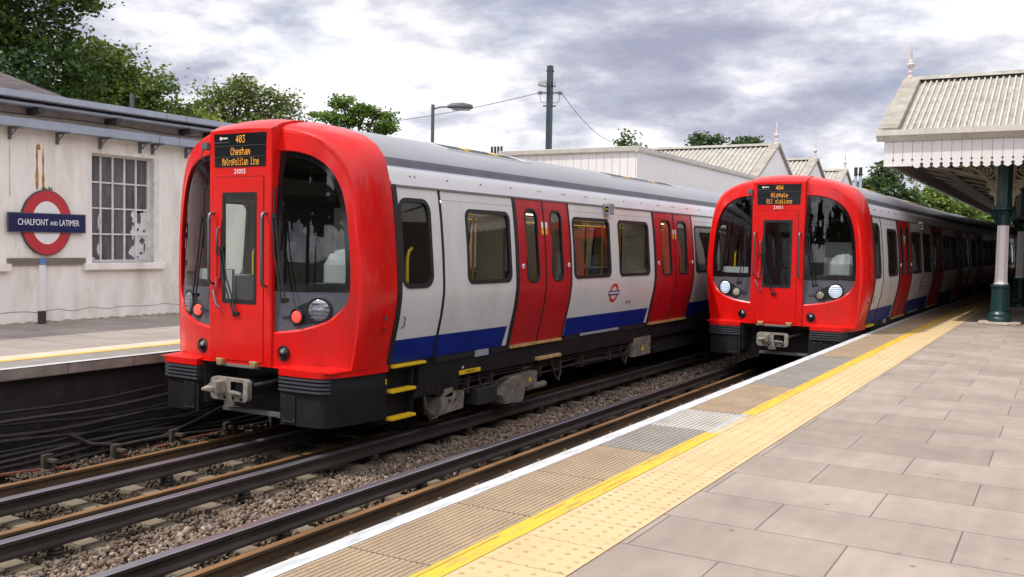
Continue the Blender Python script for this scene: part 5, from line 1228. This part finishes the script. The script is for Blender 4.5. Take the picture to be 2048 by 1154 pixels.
for t0, t1 in ((-.40,-.12),(.10,.20)):
    m.loft([[along(t0,7.84,-.12),along(t0,7.94,-.12),along(t0,7.94,.1),along(t0,7.84,.1)],[along(t1,7.78,-.15),along(t1,8.00,-.15),along(t1,8.0,.1),along(t1,7.78,.1)]], True, True)
m.build('floodlight', mat('floodlight_grey', (.38,.37,.37), .5), U, bevel=.01)
def wire(name, a, c, sag, label):
    a, c = Vector(a), Vector(c); m = MB(); m.tube([tuple(a.lerp(c, t)-Vector((0,0,4*sag*t*(1-t)))) for t in [i/16 for i in range(17)]], .011, 5)
    tag(m.build(name, mat('wire_dark', (.05,.05,.06), .6), smooth=60), label, 'cable')
wire('overhead_wire', (-15.68,28.23,7.6), (-25.3,31.9,7.5), .10, 'thin wire running left from the utility pole to the trees')
wire('overhead_wire', (-15.06,28.6,7.61), (-18.5,41.5,7.30), .45, 'thin sagging wire dropping right from the utility pole to a bush')
F0 = None
for i, x in enumerate((-13.93,-13.60)):
    if F0 is None:
        F0 = empty('flue', (x,73.5,0)); MB().cyl((0,0,0),(0,0,7.9),.11,n=12).build('pipe', mat('flue_blue', (.38,.42,.50), .4, .4), F0, smooth=40); MB().cyl((0,0,7.9),(0,0,8.55),.125,n=12).build('cowl', mat('flue_black', (.012,.012,.02), .5), F0, smooth=40); o = F0
    else: o = copy_tree(F0); o.location = (x,73.55,0)
    tag(o, 'steel flue with a black top behind the gables, '+('left one of the pair' if i == 0 else 'right one of the pair'), 'flue', 'pair of flues')
m = MB(); hgt = 10.6
for sx_, sy_ in ((-.8,-.8),(.8,-.8),(.8,.8),(-.8,.8)): m.tube([(sx_,sy_,0),(sx_*.75,sy_*.75,hgt)], .045, 4)
for k in range(10):
    za, zb_ = k*hgt/10, (k+1)*hgt/10
    for i in range(4):
        c4 = [(-.8,-.8),(.8,-.8),(.8,.8),(-.8,.8)]; a4, b4 = c4[i], c4[(i+1)%4]; m.tube([(a4[0]*.9,a4[1]*.9,za),(b4[0]*.9,b4[1]*.9,zb_)], .028, 4); m.tube([(b4[0]*.9,b4[1]*.9,za),(a4[0]*.9,a4[1]*.9,zb_)], .028, 4)
tag(m.build('lattice_mast', mat('mast_grey', (.30,.31,.33), .5), loc=(-13.3,95,0)), 'grey lattice mast among the distant trees beyond the smaller train', 'mast')

# ================================================================== TREES
def leafmat(name, c):
    m = bpy.data.materials.new(name); m.use_nodes = True; t = m.node_tree; b_ = t.nodes['Principled BSDF']; b_.inputs['Roughness'].default_value = .55; b_.inputs['Specular IOR Level'].default_value = .3
    g = t.nodes.new('ShaderNodeNewGeometry'); r = t.nodes.new('ShaderNodeValToRGB'); t.links.new(g.outputs['Random Per Island'], r.inputs[0]); e = r.color_ramp.elements
    e[0].color = (*[q*.55 for q in c],1); e[1].color = (c[0]*1.9,c[1]*1.55,c[2]*1.1,1); q = e.new(.6); q.color = (*c,1)
    t.links.new(r.outputs[0], b_.inputs['Base Color']); tl = t.nodes.new('ShaderNodeBsdfTranslucent'); t.links.new(r.outputs[0], tl.inputs[0]); mx_ = t.nodes.new('ShaderNodeMixShader'); mx_.inputs[0].default_value = .28
    t.links.new(b_.outputs[0], mx_.inputs[1]); t.links.new(tl.outputs[0], mx_.inputs[2]); t.links.new(mx_.outputs[0], t.nodes['Material Output'].inputs[0]); return m
BARK = mat('bark', (.06,.05,.04), .9, 0, .3, 6)
def tree(name, label, base, height, lobes, leaf, n, lm, tr=.25, cat='tree', group=None, clump=.34):
    """lobes: (dx, dy, z, rx, ry, rz) ellipsoids of the crown relative to the base"""
    o = empty(name, base); tag(o, label, cat, group)
    t = MB(); top = max(l_[2] for l_ in lobes); t.tube([(0,0,-.5),(.03,.02,height*.25),(-.04,.0,height*.5),(0,0,top*.95)], [tr,tr*.8,tr*.55,tr*.12], 8)
    for l_ in lobes:
        z0 = max(.4, l_[2]-l_[5]*.9)*.8; t.tube([(0,0,min(z0, height*.6)),(l_[0]*.45,l_[1]*.45,(z0+l_[2])/2),(l_[0],l_[1],l_[2]+l_[5]*.4)], [tr*.5,tr*.32,tr*.06], 6)
        for k in range(5):
            a = rng.uniform(0,6.28); e_ = (l_[0]+l_[3]*.75*math.cos(a), l_[1]+l_[4]*.75*math.sin(a), l_[2]+l_[5]*rng.uniform(-.4,.6)); t.tube([(l_[0]*.45,l_[1]*.45,(z0+l_[2])/2),((l_[0]*.45+e_[0])/2,(l_[1]*.45+e_[1])/2,(l_[2]+e_[2])/2+.1),e_], [tr*.26,tr*.14,tr*.03], 5)
    t.build('trunk', BARK, o, smooth=50)
    vol = np.array([l_[3]*l_[4]*l_[5] for l_ in lobes])**.75; cnt = (n*vol/vol.sum()).astype(int); C = []
    for l_, c in zip(lobes, cnt):
        nc = max(6, c//48); d = rng.normal(size=(nc,3)); d /= np.linalg.norm(d,axis=1,keepdims=True); rr = rng.uniform(.35,1.0,(nc,1))**.55*(1+rng.normal(0,.10,(nc,1)))
        cl = d*rr*np.array([l_[3],l_[4],l_[5]])+np.array([l_[0],l_[1],l_[2]])
        k = rng.integers(0,nc,c); off = rng.normal(size=(c,3))*np.array([clump,clump,clump*.55])*rng.uniform(.5,1.1,(nc,1))[k]
        C.append(cl[k]+off)
    C = np.concatenate(C); m_ = len(C); a = rng.normal(size=(m_,3)); a[:,2] *= .5; a /= np.linalg.norm(a,axis=1,keepdims=True); b2 = np.cross(a, rng.normal(size=(m_,3))); b2 /= np.linalg.norm(b2,axis=1,keepdims=True)
    sz = leaf*rng.uniform(.6,1.25,(m_,1)); V_ = np.stack([C-a*sz, C+b2*sz*.55+a*sz*.1, C+a*sz, C-b2*sz*.55+a*sz*.1],1); F = (np.arange(m_)[:,None]*4+np.arange(4)[None])
    c = np_mesh('crown', V_, F, lm); c.parent = o; return o
GD, GM, GL, GB = leafmat('leaf_dark', (.062,.115,.025)), leafmat('leaf_mid', (.12,.19,.04)), leafmat('leaf_light', (.14,.21,.045)), leafmat('leaf_blue', (.075,.125,.05))
tree('broadleaf_tree', 'tall dark broadleaf tree filling the corner above the slate roof', (-29.5,16.0,0), 12, [(0,0,8.2,2.6,2.6,2.2),(1.4,1.6,10.2,2.3,2.3,2.0),(-1.8,-2,9.4,2.8,2.5,2.6),(.3,.4,12.0,2.6,2.6,1.9),(1.6,2.2,12.2,1.6,1.6,1.5),(-1,-1,6.5,3,3,1.6),(1.7,2.0,7.4,1.7,1.7,1.3)], .10, 60000, GD, .4)
tree('broadleaf_tree', 'green broadleaf tree with a loose low crown right of the tall dark tree', (-28.6,21.8,0), 8, [(-.6,-.6,8.4,1.1,1.1,.8),(.2,.2,7.7,1.1,1.1,.6),(-.4,-.6,7.0,1.6,1.6,.7),(.9,1.0,6.6,1.1,1.1,.55),(-1.6,-1.8,6.8,1.6,1.5,.9),(.9,1.1,5.9,.9,.9,.4)], .095, 18000, GM, .2)
tree('broadleaf_tree', 'fresh green sprig of lighter leaves in front of the tall dark tree', (-27.2,16.6,0), 6, [(0,0,7.2,.95,.95,.7),(.3,.5,6.3,.9,.9,.7)], .085, 4200, leafmat('leaf_bluegreen', (.09,.16,.08)), .12)
tree('broadleaf_tree', 'airy tree with branches showing through, standing left of the larger train', (-34.75,32.55,.25), 10, [(0,0,8.4,1.0,1.0,1.3),(-1.0,-.9,8.1,.8,.8,1.0),(.9,.8,8.6,.8,.8,1.1),(-2.2,-2.0,7.2,1.3,1.3,.5),(2.3,2.0,7.4,.8,.8,.6),(.4,.3,7.2,1.5,1.5,.6),(.3,.2,9.5,.7,.7,.45),(-.9,-.8,9.1,.4,.4,.4),(1.6,1.4,8.5,.7,.7,.7),(-1.6,-1.4,7.6,.9,.9,.7)], .095, 14500, leafmat('leaf_olive', (.15,.20,.06)), .20, clump=.34)
tree('conifer', 'small yellowish green bush above the gutter beside the airy tree', (-31.8,28.0,0), 6, [(0,0,7.1,.55,.55,.55)], .10, 1200, leafmat('leaf_yellow', (.26,.30,.05)), .1, 'bush')
tree('broadleaf_tree', 'small spreading tree between the larger train and the street lamp', (-33.0,39.0,0), 9, [(-.5,-.3,9.75,.62,.62,.26),(.6,.4,9.3,.75,.75,.34),(-1.2,-.9,9.0,.6,.6,.2),(1.2,.9,8.5,.8,.8,.28),(-.3,-.3,8.75,.7,.7,.22),(1.4,1.1,9.05,.45,.45,.22)], .10, 5200, leafmat('leaf_fresh', (.12,.21,.04)), .15, clump=.22)
tree('shrub', 'dark upright shrub poking above the white boarded canopy', (-18.2,41.5,0), 6.5, [(0,0,7.2,.40,.40,.5),(.2,.1,6.7,.5,.5,.5)], .09, 1500, GD, .08, 'bush', clump=.22)
tree('shrub', 'row of leafy treetops just showing above the first ribbed gable roof', (-20.4,60.5,0), 9, [(0,0,9.1,.55,.5,.55),(1.3,.7,9.0,.6,.5,.45),(-.9,-.5,9.2,.3,.3,.8),(2.0,1.1,9.25,.55,.5,.45)], .16, 2400, GB, .1, 'bush', clump=.3)
for i, (p, lb, h, lobes, lm) in enumerate((
    ((-13.6,82,0), 'pointed dark tree left of the lattice mast beyond the smaller train', 9, [(0,0,7.2,1.4,1.4,1.4),(.3,.2,8.8,.6,.6,1.0),(-1.1,-.7,6.4,1.2,1.2,1.0),(1.6,1,6.3,1.3,1.3,1.1)], GB),
    ((-10.6,88,0), 'bright green bushy tree right of the lattice mast', 8, [(0,0,6.2,2.2,2.2,1.5),(-1.8,-1,6.0,1.4,1.4,1.2),(1.9,1.2,5.6,1.7,1.7,1.2),(.4,.2,7.2,1.2,1.2,.9)], GL),
    ((-7.6,96,0), 'mid green tree under the canopy edge behind the smaller train', 8, [(0,0,6,2.0,2.0,1.4),(2.2,1,5.6,1.9,1.9,1.2),(-1.8,-.8,5.4,1.6,1.6,1.2)], GM),
    ((-3.6,104,0), 'lighter tree farthest along the line seen between canopy and train', 8, [(0,0,5.4,2.6,2.6,1.5),(3,1,5.2,2.4,2.4,1.5),(-2,-1,4.8,2,2,1.3)], GL))):
    tree('broadleaf_tree', lb, p, h, lobes, .22, 6500, lm, .2, clump=.5)
# trees mirrored in the windscreens, plus an unseen right-hand row added to block light
tall = [(0,0,9.5,3.0,3.0,3.6),(1.6,.6,7.0,2.8,2.8,2.5),(-1.8,-.4,7.4,2.6,2.6,2.6),(.2,.1,13,1.9,1.9,2.4)]
tb = tree('broadleaf_tree', 'tall unseen tree, mirrored in the windscreens or added at right to block sky light', (-30,-16,0), 15, tall, .34, 13000, GD, .35, group='trees mirrored in the windscreens')
for k, (x, y, s) in enumerate(((-22,-20,1.1),(-37,-9,1.0),(-13,-27,1.2),(-6,-30,1.0),(-27,-24,1.3),(3,-30,1.2),(-44,-2,1.1),(-18,-23,1.35),(-33,-13,1.3),(-9,-32,1.3),(-25,-18,1.0),(11,-22,1.0),(13,-15,1.05),(12,-8,.95),(13.5,-1,1.0),(12,6,1.05),(13,13,1.0),(12,20,1.1),(13,28,1.0))):
    o = copy_tree(tb); o.location = (x,y,-2.5 if x > 8 else 0); o.scale = (s,s,s); o.rotation_euler = (0,0,k*1.3)
# unseen brick building added to keep sky light off the smaller train
m = MB(); bb = empty('brick_shade_block', (1.3,48,.9)); tag(bb, 'plain brown brick building added out of view to shade the smaller train', 'building')
m.box(0,5,-33,24,0,3.9); m.build('wall', mat('brown_brick', (.10,.055,.04), .9, 0, .3, 6), bb)
m = MB()
for k in range(6): m.box(-.05,.0,-17+6*k,-15.9+6*k,0,2.2)
m.build('door', mat('door_green', (.015,.05,.04), .5), bb)
